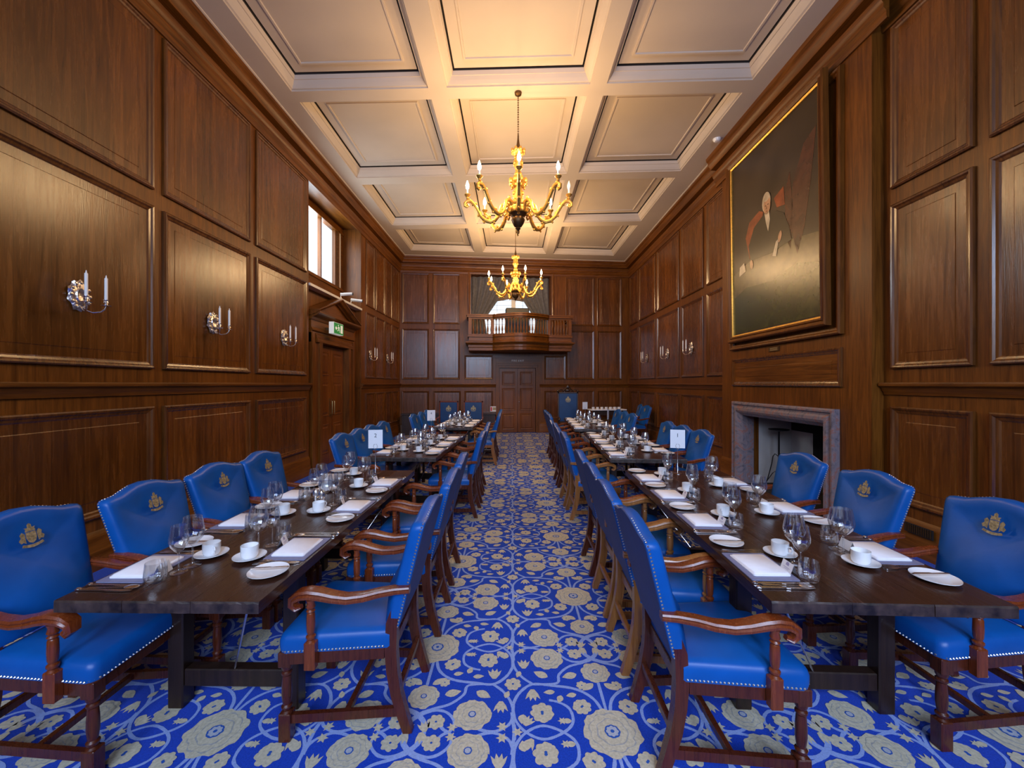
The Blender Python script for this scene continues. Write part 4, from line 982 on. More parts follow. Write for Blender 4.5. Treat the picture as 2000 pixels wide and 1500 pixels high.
def build_chair():
    root = empty('armchair')
    W2f, W2b = .255, .215
    # seat cushion
    q = MB(); q.mat('leather')
    def ring(i, z):
        P = [(-W2b+i, -.235+i), (W2b-i, -.235+i)]
        out = []
        for (cx, cy, a0) in ((W2f-.035, .245-.035, 0), (-W2f+.035, .245-.035, PI/2)):
            for k in range(4): a = a0+PI/2*k/3; r = .035-min(i, .03); out.append((cx-(i if 0 else 0)+r*math.cos(a)-(i-min(i, .03))*(1 if cx > 0 else -1), cy+r*math.sin(a)-(i-min(i, .03))))
        sub = []
        pts = [P[1]]+out+[P[0]]
        return [(x, y, z) for x, y in pts]
    def dens(r):
        o = []
        for i in range(len(r)):
            a, b = Vector(r[i]), Vector(r[(i+1) % len(r)]); n = max(1, int((a-b).length/.09))
            for k in range(n): o.append(tuple(a.lerp(b, k/n)))
        return o
    base = dens(ring(0, .395)); n = len(base)
    cen = Vector((0, .0, 0)); vs = []; fs = []
    lay = [(1, .395), (1.012, .42), (1.012, .445), (.99, .463), (.95, .474), (.85, .482), (.6, .489), (.3, .492)]
    for (k, z) in lay: vs += [(x*k, (y-.0)*k if y > 0 else y*(k if k < .9 else 1), z) for x, y, _ in base]
    for i in range(len(lay)-1):
        for j in range(n): fs.append((i*n+j, i*n+(j+1) % n, (i+1)*n+(j+1) % n, (i+1)*n+j))
    vs.append((0, 0, .493)); fs += [((len(lay)-1)*n+j, (len(lay)-1)*n+(j+1) % n, len(vs)-1) for j in range(n)]; fs.append(tuple(range(n)))
    q.add(vs, fs); seat = q.build('seat', root, smooth=True, angle=70)
    def studs(path, nrm, step, par):
        q = MB(); q.mat('stud'); acc = 0
        for i in range(len(path)-1):
            a, b = Vector(path[i]), Vector(path[i+1]); L = (b-a).length; t = acc
            nn = Vector(nrm[i]).normalized(); u = (b-a).normalized(); w_ = nn.cross(u)
            while t < L:
                c = a+u*t; r = .0052
                vs = [c+nn*.004]+[c+(u*math.cos(k*PI/3)+w_*math.sin(k*PI/3))*r-nn*.001 for k in range(6)]
                q.add(vs, [(0, 1+k, 1+(k+1) % 6) for k in range(6)]); t += step
            acc = t-L
        return q.build('nail_trim', par)
    e = .004
    studs([(W2b+e, -.22, .404), (W2f+e, .215, .404), (W2f-.03, .248+e, .404), (-W2f+.03, .248+e, .404), (-W2f-e, .215, .404), (-W2b-e, -.22, .404)], [(1, 0, 0), (1, 1, 0), (0, 1, 0), (-1, 1, 0), (-1, 0, 0)], .0155, seat)
    # seat rails
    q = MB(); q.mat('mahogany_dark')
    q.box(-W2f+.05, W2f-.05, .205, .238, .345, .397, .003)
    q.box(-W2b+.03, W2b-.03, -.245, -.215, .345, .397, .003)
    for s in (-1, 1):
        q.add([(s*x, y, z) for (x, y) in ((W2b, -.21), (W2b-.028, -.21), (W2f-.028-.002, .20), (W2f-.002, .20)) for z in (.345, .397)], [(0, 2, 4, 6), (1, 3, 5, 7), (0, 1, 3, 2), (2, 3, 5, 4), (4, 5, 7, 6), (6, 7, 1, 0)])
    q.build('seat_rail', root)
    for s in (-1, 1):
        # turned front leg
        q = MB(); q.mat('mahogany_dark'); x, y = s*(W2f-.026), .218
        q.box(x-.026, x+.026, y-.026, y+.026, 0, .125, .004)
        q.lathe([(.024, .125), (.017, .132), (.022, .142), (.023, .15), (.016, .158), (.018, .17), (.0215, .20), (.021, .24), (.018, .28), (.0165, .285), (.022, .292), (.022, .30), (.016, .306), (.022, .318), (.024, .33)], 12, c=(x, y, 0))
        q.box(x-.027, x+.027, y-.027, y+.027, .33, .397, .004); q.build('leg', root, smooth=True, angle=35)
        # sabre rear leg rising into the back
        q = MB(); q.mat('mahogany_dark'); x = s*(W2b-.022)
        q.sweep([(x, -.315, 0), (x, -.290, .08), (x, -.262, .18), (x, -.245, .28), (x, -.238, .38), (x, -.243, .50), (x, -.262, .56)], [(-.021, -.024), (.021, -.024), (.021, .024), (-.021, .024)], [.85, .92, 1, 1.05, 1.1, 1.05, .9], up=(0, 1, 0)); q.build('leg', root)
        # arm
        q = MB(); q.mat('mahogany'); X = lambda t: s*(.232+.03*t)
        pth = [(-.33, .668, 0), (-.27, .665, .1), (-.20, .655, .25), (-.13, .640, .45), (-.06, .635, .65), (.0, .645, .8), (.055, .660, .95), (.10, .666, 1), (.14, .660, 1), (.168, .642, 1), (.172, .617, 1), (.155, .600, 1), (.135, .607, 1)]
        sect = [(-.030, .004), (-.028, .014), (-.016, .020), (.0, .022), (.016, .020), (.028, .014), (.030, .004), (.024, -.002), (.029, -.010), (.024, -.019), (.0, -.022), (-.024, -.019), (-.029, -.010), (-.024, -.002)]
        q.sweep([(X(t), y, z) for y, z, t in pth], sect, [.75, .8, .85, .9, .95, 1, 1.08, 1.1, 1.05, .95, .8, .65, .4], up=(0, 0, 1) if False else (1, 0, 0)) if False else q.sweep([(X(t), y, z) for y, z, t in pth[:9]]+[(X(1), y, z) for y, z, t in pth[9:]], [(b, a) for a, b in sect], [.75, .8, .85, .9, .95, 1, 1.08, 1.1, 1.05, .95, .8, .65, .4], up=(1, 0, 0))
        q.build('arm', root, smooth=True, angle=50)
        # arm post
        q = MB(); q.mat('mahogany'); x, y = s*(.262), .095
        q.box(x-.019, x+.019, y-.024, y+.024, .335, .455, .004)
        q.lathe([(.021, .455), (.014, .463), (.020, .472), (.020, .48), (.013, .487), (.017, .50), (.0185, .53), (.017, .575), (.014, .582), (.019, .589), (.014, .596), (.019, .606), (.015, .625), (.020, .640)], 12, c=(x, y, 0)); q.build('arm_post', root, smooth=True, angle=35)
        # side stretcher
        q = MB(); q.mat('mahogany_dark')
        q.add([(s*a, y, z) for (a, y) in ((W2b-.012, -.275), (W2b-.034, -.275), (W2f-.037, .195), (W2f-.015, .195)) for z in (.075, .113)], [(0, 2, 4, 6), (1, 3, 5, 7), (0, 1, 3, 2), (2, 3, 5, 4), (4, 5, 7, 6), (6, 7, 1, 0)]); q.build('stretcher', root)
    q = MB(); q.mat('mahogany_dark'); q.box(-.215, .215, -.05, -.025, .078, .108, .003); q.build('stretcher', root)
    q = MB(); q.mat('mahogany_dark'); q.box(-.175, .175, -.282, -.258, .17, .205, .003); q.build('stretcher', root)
    # backrest
    def outline():
        pts = []; z0 = .485
        for t in (0, .25, .5, .75, 1): z = z0+(.930-z0)*t; pts.append((.208+.044*t, z))
        pts += [(.250, .947), (.236, .960), (.205, .963), (.165, .968), (.12, .984), (.07, .999), (.0, 1.006)]
        return pts
    R = outline(); full = R+[(-x, z) for x, z in reversed(R[:-1])]
    n = len(full); q = MB(); q.mat('leather')
    def lay(inset, d):
        cx, cz = 0, .76; o = []
        for (x, z) in full:
            k = 1-inset/.25; kz = 1-inset/.27
            zz = cz+(z-cz)*kz; xx = x*k; o.append((xx, back_y(z)+d, zz))
        return o
    L = [lay(0, -.034), lay(-.002, -.02), lay(-.002, .010), lay(.006, .022), lay(.02, .029), lay(.06, .033), lay(.14, .038)]
    vs = [p for l in L for p in l]; fs = []
    for i in range(len(L)-1):
        for j in range(n): fs.append((i*n+j, i*n+(j+1) % n, (i+1)*n+(j+1) % n, (i+1)*n+j))
    vs.append((0, back_y(.76)+.040, .76)); fs += [((len(L)-1)*n+j, (len(L)-1)*n+(j+1) % n, len(vs)-1) for j in range(n)]
    q.add(vs, fs); back = q.build('backrest', root, smooth=True, angle=60)
    q = MB(); q.mat('backcloth'); A = lay(.0, -.034); B = lay(.004, -.038)
    vs = A+B; fs = [(j, (j+1) % n, n+(j+1) % n, n+j) for j in range(n)]+[tuple(range(n, 2*n))]; q.add(vs, fs); q.build('back_cover', back)
    for s in (1, -1):
        P = [(s*(x+.003), back_y(z)-.027, z) for x, z in R[:-1]]
        studs(P, [(s, 0, 0)]*5+[(s, 0, .5), (s*.6, 0, 1)]+[(0, 0, 1)]*6, .0155, back)
    q = MB(); q.mat('gold_print')
    for pc in CR:
        q.add([(x*.85, back_y(.890+z*.85)+.0415, .880+z*.85) for x, z in pc], [tuple(range(len(pc)))])
    cr = q.build('crest', back, recalc=False)
    return root
chair0 = build_chair(); remember(chair0)
# lighter, worn-wood version shares the shapes
SWAP = {}
for o in [chair0]+kids(chair0)+[g for c in kids(chair0) for g in kids(c)]:
    if o.type == 'MESH' and o.data.materials and o.data.materials[0].name.startswith('mahogany'):
        me = o.data.copy(); me.materials[0] = M['tan']; SWAP[o.data.name] = me
ORD = ['first', 'second', 'third', 'fourth', 'fifth']
used = [False]
def put_chair(x, y, rz, label, group, tan=False):
    if not used[0] and not tan: o = chair0; o.location = (x, y, 0); o.rotation_euler = (0, 0, rz); used[0] = True
    else: o = copy_thing(chair0, (x, y, 0), rz, SWAP if tan else None)
    tag(o, label, 'chair', group); return o
rc = random.Random(11)
ROWS = [('L1', 'a', -.785, [2.01, 2.70, 3.33]), ('L1', 'w', -1.80, [1.83, 2.36, 2.90, 3.42]), ('L2', 'a', -.735, [4.90, 5.48, 6.05]), ('L2', 'w', -1.63, [4.68, 5.18, 5.66, 6.2]),
        ('L3', 'a', -.625, [7.95, 8.5, 9.05]), ('L3', 'w', -1.53, [7.7, 8.3, 8.9]),
        ('R1', 'a', .925, [1.80, 2.36, 2.90, 3.48]), ('R1', 'w', 1.98, [1.97, 2.65, 3.33]), ('R2', 'a', .99, [4.82, 5.36, 5.9, 6.42]), ('R2', 'w', 2.03, [5.05, 5.62, 6.2]),
        ('R3', 'a', 1.10, [7.75, 8.3, 8.9]), ('R3', 'w', 2.02, [7.9, 8.5, 9.1])]
TAN = {('R1', 'a', 1), ('R1', 'a', 2), ('R2', 'a', 0), ('R2', 'a', 1), ('L3', 'a', 0)}
for (tk, sd_, x0, ys) in ROWS:
    for i, y in enumerate(ys):
        west = (tk[0] == 'L') == (sd_ == 'a')      # faces -x
        rz = PI/2 if west else -PI/2
        dx = (y-ys[0])*(.0 if tk[0] == 'L' else (.02 if sd_ == 'a' else .03)); dx += rc.uniform(-.012, .012)
        if tk == 'R1' and sd_ == 'w': dx += [.09, .04, .02][i]
        if tk == 'L1' and sd_ == 'w': dx += [-.09, .0, .02, .03][i]
        lab = 'blue leather armchair, %s from the front on %s side, %s' % (ORD[i], 'aisle' if sd_ == 'a' else 'wall', TABS[tk][4])
        put_chair(x0+dx, y, rz+rc.uniform(-.03, .03), lab, 'blue leather armchairs at the dining tables', (tk, sd_, i) in TAN)
put_chair(3.28, 10.75, PI/2+.1, 'blue leather armchair set apart against the panelled fireplace-side wall, nearer one', 'blue leather armchairs by the far wall')
put_chair(3.30, 11.45, PI/2-.15, 'blue leather armchair by the fireplace-side wall, beside the cup table', 'blue leather armchairs by the far wall')

# ------------------------------------------------------------------ square-backed head chairs and the tall carved chair
def head_chair(loc, rz, label, tall=False, root=None):
    root = empty('head_chair' if not tall else 'carved_throne_chair', loc, rz); tag(root, label, 'chair', None if tall else 'square-backed chairs at the head')
    w_, zt = (.25, 1.14) if not tall else (.27, 1.36)
    wm = 'darkwood' if tall else 'mahogany'
    q = MB(); q.mat('leather'); q.box(-w_, w_, -.24, .26, .42, .50, .025); q.build('seat', root, smooth=True)
    q = MB(); q.mat(wm); q.box(-w_-.01, w_+.01, -.25, .25, .36, .42, .004); q.build('seat_rail', root)
    q = MB(); q.mat('leatherdark'); z0 = .52
    q.box(-w_+.03, w_-.03, -.275, -.235, z0+.06, zt-.035, .01); b = q.build('backrest', root, smooth=True, angle=35)
    q = MB(); q.mat('gold_print')
    for pc in CR: q.add([(x*1.25, -.233, zt-.20+z*1.25) for x, z in pc], [tuple(range(len(pc)))])
    q.build('crest', b, recalc=False)
    q = MB(); q.mat(wm)
    for (x0, x1, za, zb) in ((-w_, -w_+.035, .0, zt), (w_-.035, w_, .0, zt), (-w_, w_, zt-.035, zt), (-w_, w_, z0+.03, z0+.07)): q.box(x0, x1, -.28, -.24, za, zb, .003)
    if tall:
        for s in (-1, 1):
            q.tube([(s*.26, -.26, zt), (s*.25, -.26, zt+.05), (s*.17, -.26, zt+.07), (s*.13, -.26, zt+.03), (s*.07, -.26, zt+.09), (s*.0, -.26, zt+.17)], .018, 8, up=(0, 1, 0))
            q.tube([(s*.16, -.26, zt+.01), (s*.10, -.26, zt+.06), (s*.05, -.26, zt+.01)], .014, 8, up=(0, 1, 0)); q.ball((s*.27, -.26, zt+.03), .03)
        q.ball((0, -.26, zt+.14), .045, 10, 6, (1, .5, 1.2)); q.ball((0, -.26, zt+.05), .05, 10, 6, (1.4, .5, .8))
    q.build('back_frame', root, smooth=True, angle=30)
    for s in (-1, 1):
        q = MB(); q.mat(wm); q.box(s*(w_-.02)-.025, s*(w_-.02)+.025, .19, .24, 0, .42, .004); q.build('leg', root)
        q = MB(); q.mat(wm); q.sweep([(s*w_, -.25, .72), (s*w_, -.05, .70), (s*(w_+.01), .12, .71), (s*(w_+.01), .20, .69), (s*(w_+.01), .21, .66)], [(.025*math.cos(k*PI/4), .02*math.sin(k*PI/4)) for k in range(8)]); q.build('arm', root, smooth=True)
        q = MB(); q.mat(wm); q.lathe([(.022, .42), (.016, .46), (.02, .55), (.014, .62), (.02, .68)], 10, c=(s*(w_+.01), .12, 0)); q.build('arm_post', root, smooth=True)
        q = MB(); q.mat(wm); q.box(s*(w_-.02)-.015, s*(w_-.02)+.015, -.24, .19, .10, .135, .003); q.build('stretcher', root)
M['leatherdark'] = leather('blue_back_leather', (.008, .05, .17), .4)
head_chair((-1.64, 10.1, 0), PI, 'square-backed wooden chair with blue panel at table head, nearer the wall')
head_chair((-1.0, 10.1, 0), PI, 'square-backed wooden chair with blue panel at table head, nearer the aisle')
head_chair((1.50, 10.45, 0), PI, 'tall carved dark chair with blue back panel and carved cresting', True)

# ------------------------------------------------------------------ place settings
def P_lathe(name, mat, prof, n=20, angle=40):
    q = MB(); q.mat(mat); q.lathe(prof, n); return q.build(name, smooth=True, angle=angle)
proto = {}
def protos():
    q = MB(); q.mat('mat'); q.prism(rr(.27, .20, .006, 2), 0, .004); proto['place_mat'] = q.build('place_mat')
    q = MB(); q.mat('napkin')
    q.prism(rr(.205, .160, .010, 3), 0, .005); P = rr(.200, .156, .012, 3); P2 = rr(.190, .148, .012, 3); n = len(P)
    q.add([(x, y+.001, .0055) for x, y in P]+[(x, y+.001, .011) for x, y in P2], [tuple(range(n)), tuple(range(n, 2*n))]+[(i, (i+1) % n, n+(i+1) % n, n+i) for i in range(n)])
    proto['folded_napkin'] = q.build('folded_napkin', smooth=True, angle=50)
    proto['side_plate'] = P_lathe('side_plate', 'china', [(.0, .003), (.045, .003), (.055, .006), (.078, .014), (.081, .0155), (.081, .0135), (.056, .002), (.045, 0), (0, 0)], 28)
    proto['saucer'] = P_lathe('saucer', 'china', [(.0, .004), (.030, .004), (.036, .006), (.068, .015), (.071, .0165), (.071, .0145), (.038, .002), (.028, 0), (0, 0)], 26)
    q = MB(); q.mat('china'); q.lathe([(0, 0), (.026, 0), (.032, .005), (.036, .014), (.0372, .03), (.0375, .060), (.0362, .0605), (.0355, .03), (.033, .014), (.02, .007), (0, .006)], 22, cap=False)
    o = q.build('coffee_cup', smooth=True); q = MB(); q.mat('china'); q.tube([(.036, 0, .045), (.052, 0, .049), (.059, 0, .038), (.053, 0, .022), (.034, 0, .016)], .0042, 8, up=(0, 1, 0)); q.build('cup_handle', o, smooth=True); proto['coffee_cup'] = o
    def wine(name, k, kb):
        q = MB(); q.mat('glass')
        q.lathe([(.0, .0), (.034*k, .0), (.035*k, .002), (.012, .005), (.005, .010), (.0036, .02), (.0034, .085*k), (.006, .094*k), (.020*kb, .104*k), (.038*kb, .126*k), (.0455*kb, .150*k), (.045*kb, .165*k), (.040*kb, .195*k), (.0345*kb, .225*k)], 24, cap=False)
        q.lathe([(.0345*kb, .225*k), (.0337*kb, .2252*k), (.0392*kb, .195*k), (.0442*kb, .165*k), (.0447*kb, .150*k), (.037*kb, .126*k), (.019*kb, .105*k), (0, .101*k)], 24, cap=False)
        return q.build(name, smooth=True, angle=80)
    proto['red_wine_glass'] = wine('red_wine_glass', 1.0, 1.0); proto['white_wine_glass'] = wine('white_wine_glass', .92, .80)
    q = MB(); q.mat('glass'); q.lathe([(0, 0), (.030, 0), (.036, .006), (.040, .025), (.0395, .05), (.035, .083), (.0338, .083), (.0385, .05), (.0388, .025), (.034, .012), (0, .011)], 24, cap=False); proto['water_tumbler'] = q.build('water_tumbler', smooth=True, angle=80)
    q = MB(); q.mat('card'); q.add([(-.037, -.016, 0), (.037, -.016, 0), (.037, 0, .044), (-.037, 0, .044), (-.037, .016, 0), (.037, .016, 0)], [(0, 1, 2, 3), (3, 2, 5, 4)])
    q.mat('greymark')
    def onf(x, t): return (x, -.016+.016*t-.0006, .044*t+.0003)
    for (x0, x1, t0, t1) in ((-.010, .010, .62, .86), (-.006, .006, .86, .93), (-.022, .022, .40, .44), (-.015, .015, .28, .31)): q.add([onf(x0, t0), onf(x1, t0), onf(x1, t1), onf(x0, t1)], [(0, 1, 2, 3)])
    proto['name_card'] = q.build('name_card', recalc=False)
    # cutlery along +y, business end at +y
    def cut(name, outl, th, extra=None):
        q = MB(); q.mat('silver')
        q.prism(outl, .002, .002+th)
        if extra: extra(q)
        return q.build(name)
    def sym(h): return [(x, y) for x, y in h]+[(-x, y) for x, y in reversed(h)]
    fk = sym([(.005, -.10), (.007, -.09), (.004, -.05), (.0025, 0), (.003, .03), (.010, .045), (.0115, .055), (.0115, .092), (.0095, .095), (.0078, .060), (.0045, .060), (.0038, .095), (.0015, .095), (.0008, .060)])
    proto['dinner_fork'] = cut('dinner_fork', fk, .0025)
    proto['dinner_knife'] = cut('dinner_knife', [(-.006, -.115), (.006, -.115), (.008, -.10), (.006, -.03), (.006, .0), (.009, .015), (.010, .08), (.004, .115), (-.004, .118), (-.005, 0), (-.006, -.03), (-.008, -.10)], .003, lambda q: q.ball((0, -.105, .0065), .008, 8, 5, (1, 1.2, .55)))
    def bowl(q): q.ball((0, .073, .0052), .020, 12, 6, (.95, 1.45, .18))
    proto['dessert_spoon'] = cut('dessert_spoon', sym([(.005, -.10), (.007, -.09), (.003, 0), (.003, .05)]), .0025, bowl)
    proto['butter_knife'] = cut('butter_knife', [(-.005, -.08), (.005, -.08), (.006, -.07), (.004, -.01), (.008, .0), (.009, .06), (.002, .08), (-.004, .075), (-.004, 0)], .0025)
protos()
for o in proto.values(): remember(o)
LBL = {'place_mat': ('slate blue place mat', 'place mat', 'place mats'), 'folded_napkin': ('folded white linen napkin', 'napkin', 'folded napkins'), 'side_plate': ('round white side plate', 'plate', 'side plates'),
       'saucer': ('white china saucer', 'saucer', 'saucers'), 'coffee_cup': ('white china coffee cup', 'cup', 'coffee cups'), 'red_wine_glass': ('large clear wine glass', 'wine glass', 'large wine glasses'),
       'white_wine_glass': ('small clear wine glass', 'wine glass', 'small wine glasses'), 'water_tumbler': ('clear water tumbler', 'glass', 'water tumblers'), 'name_card': ('folded white name card', 'card', 'name cards'),
       'dinner_fork': ('silver fork', 'fork', 'forks'), 'dinner_knife': ('silver knife', 'knife', 'knives'), 'dessert_spoon': ('silver spoon', 'spoon', 'spoons'), 'butter_knife': ('small butter knife lying on the plate', 'knife', 'butter knives')}
first = {k: True for k in proto}
rp = random.Random(5)
def setting(x, y, ang, where):
    T = Matrix.Translation((x, y, TOP+.0008)) @ Matrix.Rotation(ang, 4, 'Z')
    def put(kind, u, v, z=0, r=0, extra=''):
        p = T @ Vector((u, v, z)); rz = ang+r
        if first[kind]: o = proto[kind]; o.location = p; o.rotation_euler = (0, 0, rz); first[kind] = False
        else: o = copy_thing(proto[kind], p, rz)
        l, c, g = LBL[kind]; tag(o, '%s%s, %s' % (l, extra, where), c, g+' on the dining tables')
        return o
    j = lambda s=.006: rp.uniform(-s, s)
    m = j(); put('place_mat', .0, .115); put('folded_napkin', m*.7, .118, .0045, j(.03))
    pu = -.265+j(); put('side_plate', pu, .10+j(), 0); put('butter_knife', pu+.012, .11, .0162, .08+j(.15))
    put('dinner_fork', -.172, .135, 0, j(.08), ' beside the plate'); put('dinner_fork', -.150, .125, 0, j(.08), ' beside the napkin')
    put('dinner_knife', .158, .12, 0, j(.04), ' beside the napkin'); put('dinner_knife', .196, .115, 0, j(.04), ' at the outer edge'); put('dessert_spoon', .177, .135, 0, j(.05))
    cu, cv = -.125+j(.012), .295+j(.01); put('saucer', cu, cv); put('coffee_cup', cu, cv, .0048, rp.uniform(-1, 1))
    put('red_wine_glass', -.035+j(), .295+j(.01)); put('white_wine_glass', .040+j(), .285+j(.01)); put('water_tumbler', .118+j(), .262+j())
    put('name_card', .045, .222, 0, j(.15)+.1)
SET = [('L1', 'a', [2.01, 2.70, 3.34]), ('L1', 'w', [1.80, 2.42, 2.98, 3.52]), ('L2', 'a', [4.98, 5.55, 6.12]), ('L2', 'w', [4.86, 5.42, 6.0]), ('L3', 'a', [7.95, 8.48, 9.02]), ('L3', 'w', [7.95, 8.5, 9.05]),
       ('R1', 'a', [1.82, 2.42, 2.98, 3.52]), ('R1', 'w', [1.96, 2.66, 3.36]), ('R2', 'a', [4.72, 5.28, 5.84, 6.42]), ('R2', 'w', [5.0, 5.6, 6.2]), ('R3', 'a', [7.66, 8.22, 8.8, 9.36]), ('R3', 'w', [7.9, 8.5, 9.1])]
for (tk, side, ys) in SET:
    c0, c1, c2, c3, nm = TABS[tk]
    rightedge = (tk[0] == 'L') == (side == 'a')
    A, B = (c1, c2) if rightedge else (c0, c3)
    for i, y in enumerate(ys):
        t = (y-A[1])/(B[1]-A[1]); x = A[0]+(B[0]-A[0])*t
        tilt = math.atan2(-(B[0]-A[0]), B[1]-A[1]); ang = (PI/2 if rightedge else -PI/2)+tilt
        setting(x, y, ang, '%s %s place, %s' % (ORD[i], 'aisle' if side == 'a' else 'wall', nm))

# ------------------------------------------------------------------ table numbers, mills, carafes
def number_stand(x, y, num, where, rz=0):
    root = empty('table_number_stand', (x, y, TOP+.0008), rz); tag(root, 'tall wire stand holding a white card '+where, 'table number', 'table number stands')
    q = MB(); q.mat('silver'); q.lathe([(.04, 0), (.04, .003), (.005, .006), (.0022, .01), (.0022, .23)], 16)
    q.tube([(0, .0, .225), (-.012, 0, .235), (-.018, 0, .255), (-.010, 0, .275), (-.004, 0, .27)], .0018, 6, up=(0, 1, 0)); q.tube([(0, .0, .225), (.012, 0, .235), (.018, 0, .255), (.010, 0, .275), (.004, 0, .27)], .0018, 6, up=(0, 1, 0))
    q.build('wire_stand', root, smooth=True)
    q = MB(); q.mat('card'); q.box(-.064, .064, .003, .0045, .235, .405); c = q.build('number_card', root)
    if num:
        cu = bpy.data.curves.new('card_digit', 'FONT'); cu.body = num; cu.size = .05; cu.extrude = .0003; cu.align_x = 'CENTER'; cu.align_y = 'CENTER'
        t = bpy.data.objects.new('card_digit', cu); COL.objects.link(t); cu.materials.append(M['ink']); t.location = (0, .0024, .352); t.rotation_euler = (PI/2, 0, 0); t.parent = c
number_stand(-1.262, 3.69, '2', 'numbered 2, back end of front door-side table', .12)
number_stand(-1.31, 6.48, '4', 'numbered 4, back end of middle door-side table', .35)
number_stand(1.535, 3.70, '1', 'numbered 1, back end of front fireplace-side table', -.25)
number_stand(1.62, 6.72, '', 'seen edge-on, back end of middle fireplace-side table', 1.15)
number_stand(1.72, 9.40, '', 'at back end of fireplace-side row', .3)
def mill(x, y, label):
    q = MB(); q.mat('silver'); q.lathe([(.019, 0), (.020, .004), (.019, .05), (.0195, .06), (.016, .063), (.016, .066), (.0195, .07), (.019, .10), (.015, .108), (.005, .112), (.006, .118), (.0, .122)], 18)
    o = q.build('pepper_mill', smooth=True); o.location = (x, y, TOP+.0008); tag(o, label, 'mill', 'silver mills')
mill(-1.335, 2.72, 'silver mill standing nearer the wall, centre of front door-side table'); mill(-1.285, 2.70, 'silver mill standing nearer the aisle, centre of front door-side table')
mill(-1.18, 5.72, 'silver mill standing nearer the wall, centre of middle door-side table'); mill(-1.13, 5.71, 'silver mill standing nearer the aisle, centre of middle door-side table')
def carafe(x, y, label):
    q = MB(); q.mat('glass'); q.lathe([(0, 0), (.045, 0), (.05, .01), (.052, .06), (.045, .11), (.028, .15), (.024, .17), (.028, .20), (.038, .225), (.0365, .226), (.026, .20), (.022, .17), (.026, .15), (.043, .11), (.05, .06), (.047, .012), (0, .008)], 24, cap=False)
    o = q.build('water_carafe', smooth=True, angle=70); o.location = (x, y, TOP+.0008); tag(o, label, 'carafe', 'glass water carafes')
carafe(1.60, 5.30, 'clear glass carafe in the centre of middle fireplace-side table'); carafe(1.66, 6.05, 'clear glass carafe towards back of middle fireplace-side table')
carafe(-1.20, 5.25, 'clear glass carafe in the centre of middle door-side table'); carafe(-1.11, 8.25, 'clear glass carafe in the centre of back door-side table')
carafe(1.64, 8.5, 'clear glass carafe in the centre of back fireplace-side table')

# ------------------------------------------------------------------ far end: cup table, low benches, extinguisher
def cup_table():
    A = math.atan2(.70, 7.44); x, y = 3.02, 12.72
    root = empty('serving_table', (x, y, 0), A); tag(root, 'side table under a white cloth lined with cups by the back wall', 'table')
    q = MB(); q.mat('darkwood'); q.box(-.55, .55, -.22, .22, .74, .78, .004); q.build('tabletop', root)
    q = MB(); q.mat('napkin'); P = rr(1.14, .48, .02, 3); n = len(P)
    q.add([(px, py, .784) for px, py in P]+[(px*1.005, py*1.01, .755) for px, py in P], [tuple(range(n))]+[(i, (i+1) % n, n+(i+1) % n, n+i) for i in range(n)])
    c = q.build('tablecloth', smooth=True); c.location = (x, y, 0); c.rotation_euler = (0, 0, A); tag(c, 'short white cloth covering the cup table by the back wall', 'tablecloth')
    for sx in (-1, 1):
        for sy in (-1, 1):
            q = MB(); q.mat('darkwood'); q.box(sx*.5-.022, sx*.5+.022, sy*.18-.022, sy*.18+.022, 0, .74, .003); q.build('leg', root)
    q = MB(); q.mat('darkwood'); q.box(-.5, .5, -.19, -.16, .60, .74); q.build('apron', root)
    for k in range(7):
        u = -.48+.14*k; X = x+u*math.cos(A)+.12*math.sin(A); Y = y+u*math.sin(A)-.12*math.cos(A)
        o = copy_thing(proto['coffee_cup'], (X, Y, .785), 1.0+.3*k); o.scale = (1.25, 1.25, 1.15); tag(o, 'white cup on the cloth-covered side table, %s of seven from the throne' % ['first', 'second', 'third', 'fourth', 'fifth', 'sixth', 'seventh'][k], 'cup', 'cups on the side table')
cup_table()
def bench(a0, a1, label):
    x, y, _ = BW.p((a0+a1)/2, 0, 0); A = math.atan2(.70, 7.44); L = (a1-a0)/2
    root = empty('low_oak_bench', (x, y, 0), A); tag(root, label, 'bench', 'low dark benches')
    q = MB(); q.mat('darkwood'); q.box(-L, L, -.42, -.05, .62, .67, .005); q.build('seat', root)
    q = MB(); q.mat('darkwood'); q.box(-L+.03, L-.03, -.38, -.09, .08, .62); q.build('body', root)
    q = MB(); q.mat('darkwood'); q.box(-L+.0, L-.0, -.40, -.07, 0, .08, .005); q.build('plinth', root)
bench(.10, 1.95, 'low dark oak bench along the back wall in door-side corner')
bench(2.02, 3.02, 'low dark oak bench between head chairs and the extinguisher')
def extinguisher():
    x, y, _ = BW.p(bw_a(963), 0, .14); root = empty('fire_extinguisher', (x, y, 0)); tag(root, 'red fire extinguisher with white band beside the far double door', 'fire extinguisher')
    q = MB(); q.mat('red'); q.lathe([(.0, .02), (.075, .02), (.08, .03), (.08, .50), (.07, .55), (.03, .58), (.028, .60)], 20); q.build('cylinder_body', root, smooth=True)
    q = MB(); q.mat('card'); q.lathe([(.0812, .34), (.0812, .41)], 20, cap=False); q.build('white_band', root, smooth=True)
    q = MB(); q.mat('black'); q.box(-.02, .02, -.02, .02, .60, .65); q.box(-.09, .02, -.012, .012, .65, .665); q.tube([(.02, 0, .63), (.07, -.02, .62), (.095, -.03, .5), (.09, -.04, .3)], .011, 8); q.build('valve_handle', root, smooth=True, angle=30)
    q = MB(); q.mat('card'); a = bw_a(963.5); BW.box(q, a-.10, a+.10, .69, .86, .036, .042); q.mat('red'); BW.box(q, a-.09, a-.04, .71, .84, .042, .043)
    q.mat('gold_print'); BW.box(q, a-.02, a+.08, .74, .83, .042, .043)
    tag(q.build('safety_notice'), 'small white notice on the panelling above the fire extinguisher', 'sign')
extinguisher()

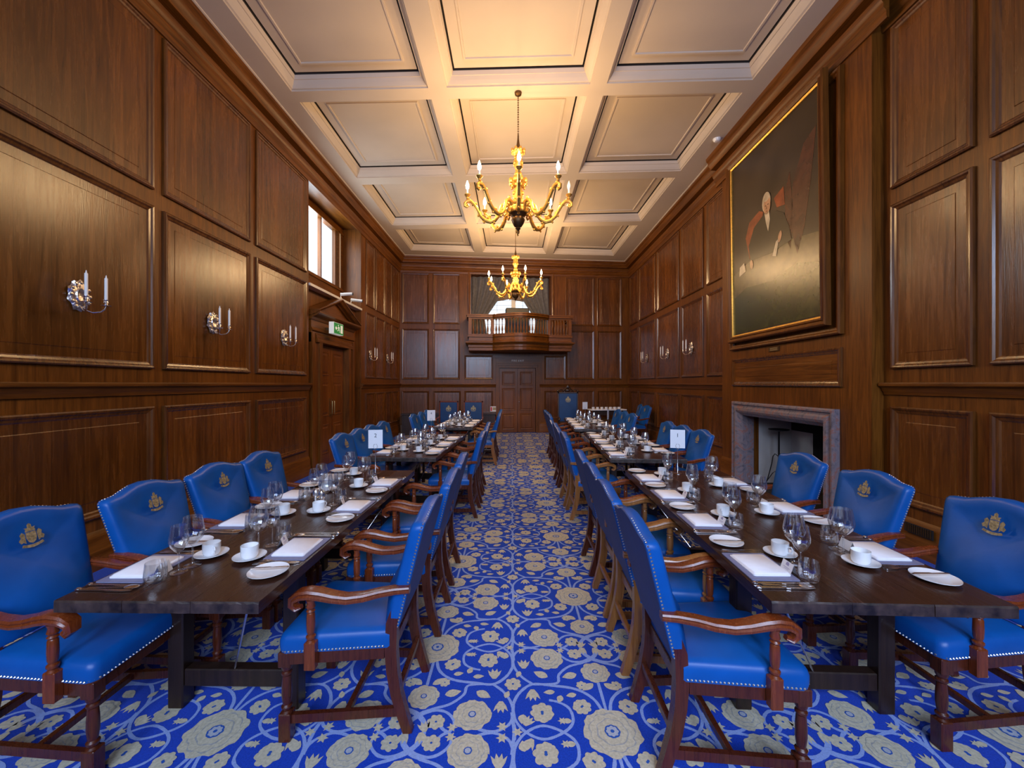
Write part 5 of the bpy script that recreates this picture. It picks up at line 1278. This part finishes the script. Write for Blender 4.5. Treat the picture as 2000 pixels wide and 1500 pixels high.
# exit sign over the side door
def exit_sign():
    loc = (-3.30, 7.62, 2.63); root = empty('exit_sign', loc); tag(root, 'green and white illuminated running-man exit sign under the door pediment', 'sign')
    q = MB(); q.mat('signwhite'); q.box(-.10, -.008, -.21, .21, -.11, .11, .006); q.build('housing', root)
    q = MB(); q.mat('green'); q.box(-.008, .0, -.20, .20, -.10, .10); f = q.build('sign_face', root)
    q = MB(); q.mat('signwhite')
    def b(y0, y1, z0, z1): q.box(.0, .0015, y0, y1, z0, z1)
    b(.07, .16, -.075, .075)                                        # doorway
    def poly(P): q.add([(.0018, y, z) for y, z in P], [tuple(range(len(P)))])
    poly([(-.045, .03), (-.02, .04), (.01, .0), (-.01, -.02)]); poly([(-.01, .0), (.03, -.02), (.035, -.07), (.02, -.07), (.012, -.03), (-.02, -.02)]); poly([(-.015, -.015), (-.04, -.05), (-.075, -.05), (-.075, -.035), (-.045, -.035), (-.03, .0)])
    poly([(-.04, .03), (-.07, .0), (-.06, -.01), (-.03, .015)]); poly([(-.02, .04), (.02, .03), (.03, .01), (.02, .005), (-.01, .02)])
    P = [(-.028+.016*math.cos(k*PI/5), .06+.016*math.sin(k*PI/5)) for k in range(10)]; poly(P)
    poly([(-.17, .0), (-.12, .045), (-.12, .02), (-.09, .02), (-.09, -.02), (-.12, -.02), (-.12, -.045)])
    q.build('pictogram', f, recalc=False)
    q = MB(); q.mat('bronze'); q.box(-.235, -.10, -.02, .02, -.02, .02); q.build('bracket', root)
exit_sign()
def camera_cctv(loc, aim, label):
    root = empty('security_camera', loc); tag(root, label, 'camera', 'white security cameras')
    d = Vector(aim).normalized(); q = MB(); q.mat('white_paint'); q.tube([(0, 0, .09), Vector((0, 0, .09))+d*.24], .032, 12); b = q.build('camera_body', root, smooth=True)
    q = MB(); q.mat('black'); q.tube([Vector((0, 0, .09))+d*.235, Vector((0, 0, .09))+d*.25], .029, 12); q.build('lens', b, smooth=True)
    q = MB(); q.mat('silver'); q.lathe([(.03, 0), (.03, .01), (.012, .015), (.012, .07)], 12); q.build('bracket', root, smooth=True)
camera_cctv((-3.55, 8.28, 3.346), (.9, .05, .05), 'white bullet camera on window ledge over the pediment, upper one')
camera_cctv((-3.55, 8.80, 3.346), (.9, .15, -.08), 'white bullet camera on window ledge over the pediment, lower one')
q = MB(); q.mat('china'); q.lathe([(.0, -.05), (.04, -.045), (.06, -.02), (.062, 0)], 16, c=(3.36, 6.55, CZ)); tag(q.build('smoke_detector', smooth=True), 'small white detector dome on the ceiling edge above the portrait', 'detector')

bpy.context.view_layer.update()
dg = bpy.context.evaluated_depsgraph_get()
for o in [o for o in bpy.data.objects if o.type == 'FONT']:
    me = bpy.data.meshes.new_from_object(o.evaluated_get(dg)); n = bpy.data.objects.new(o.data.name+'_print', me); COL.objects.link(n)
    n.parent = o.parent; n.matrix_parent_inverse = o.matrix_parent_inverse; n.matrix_basis = o.matrix_basis
    bpy.data.objects.remove(o)
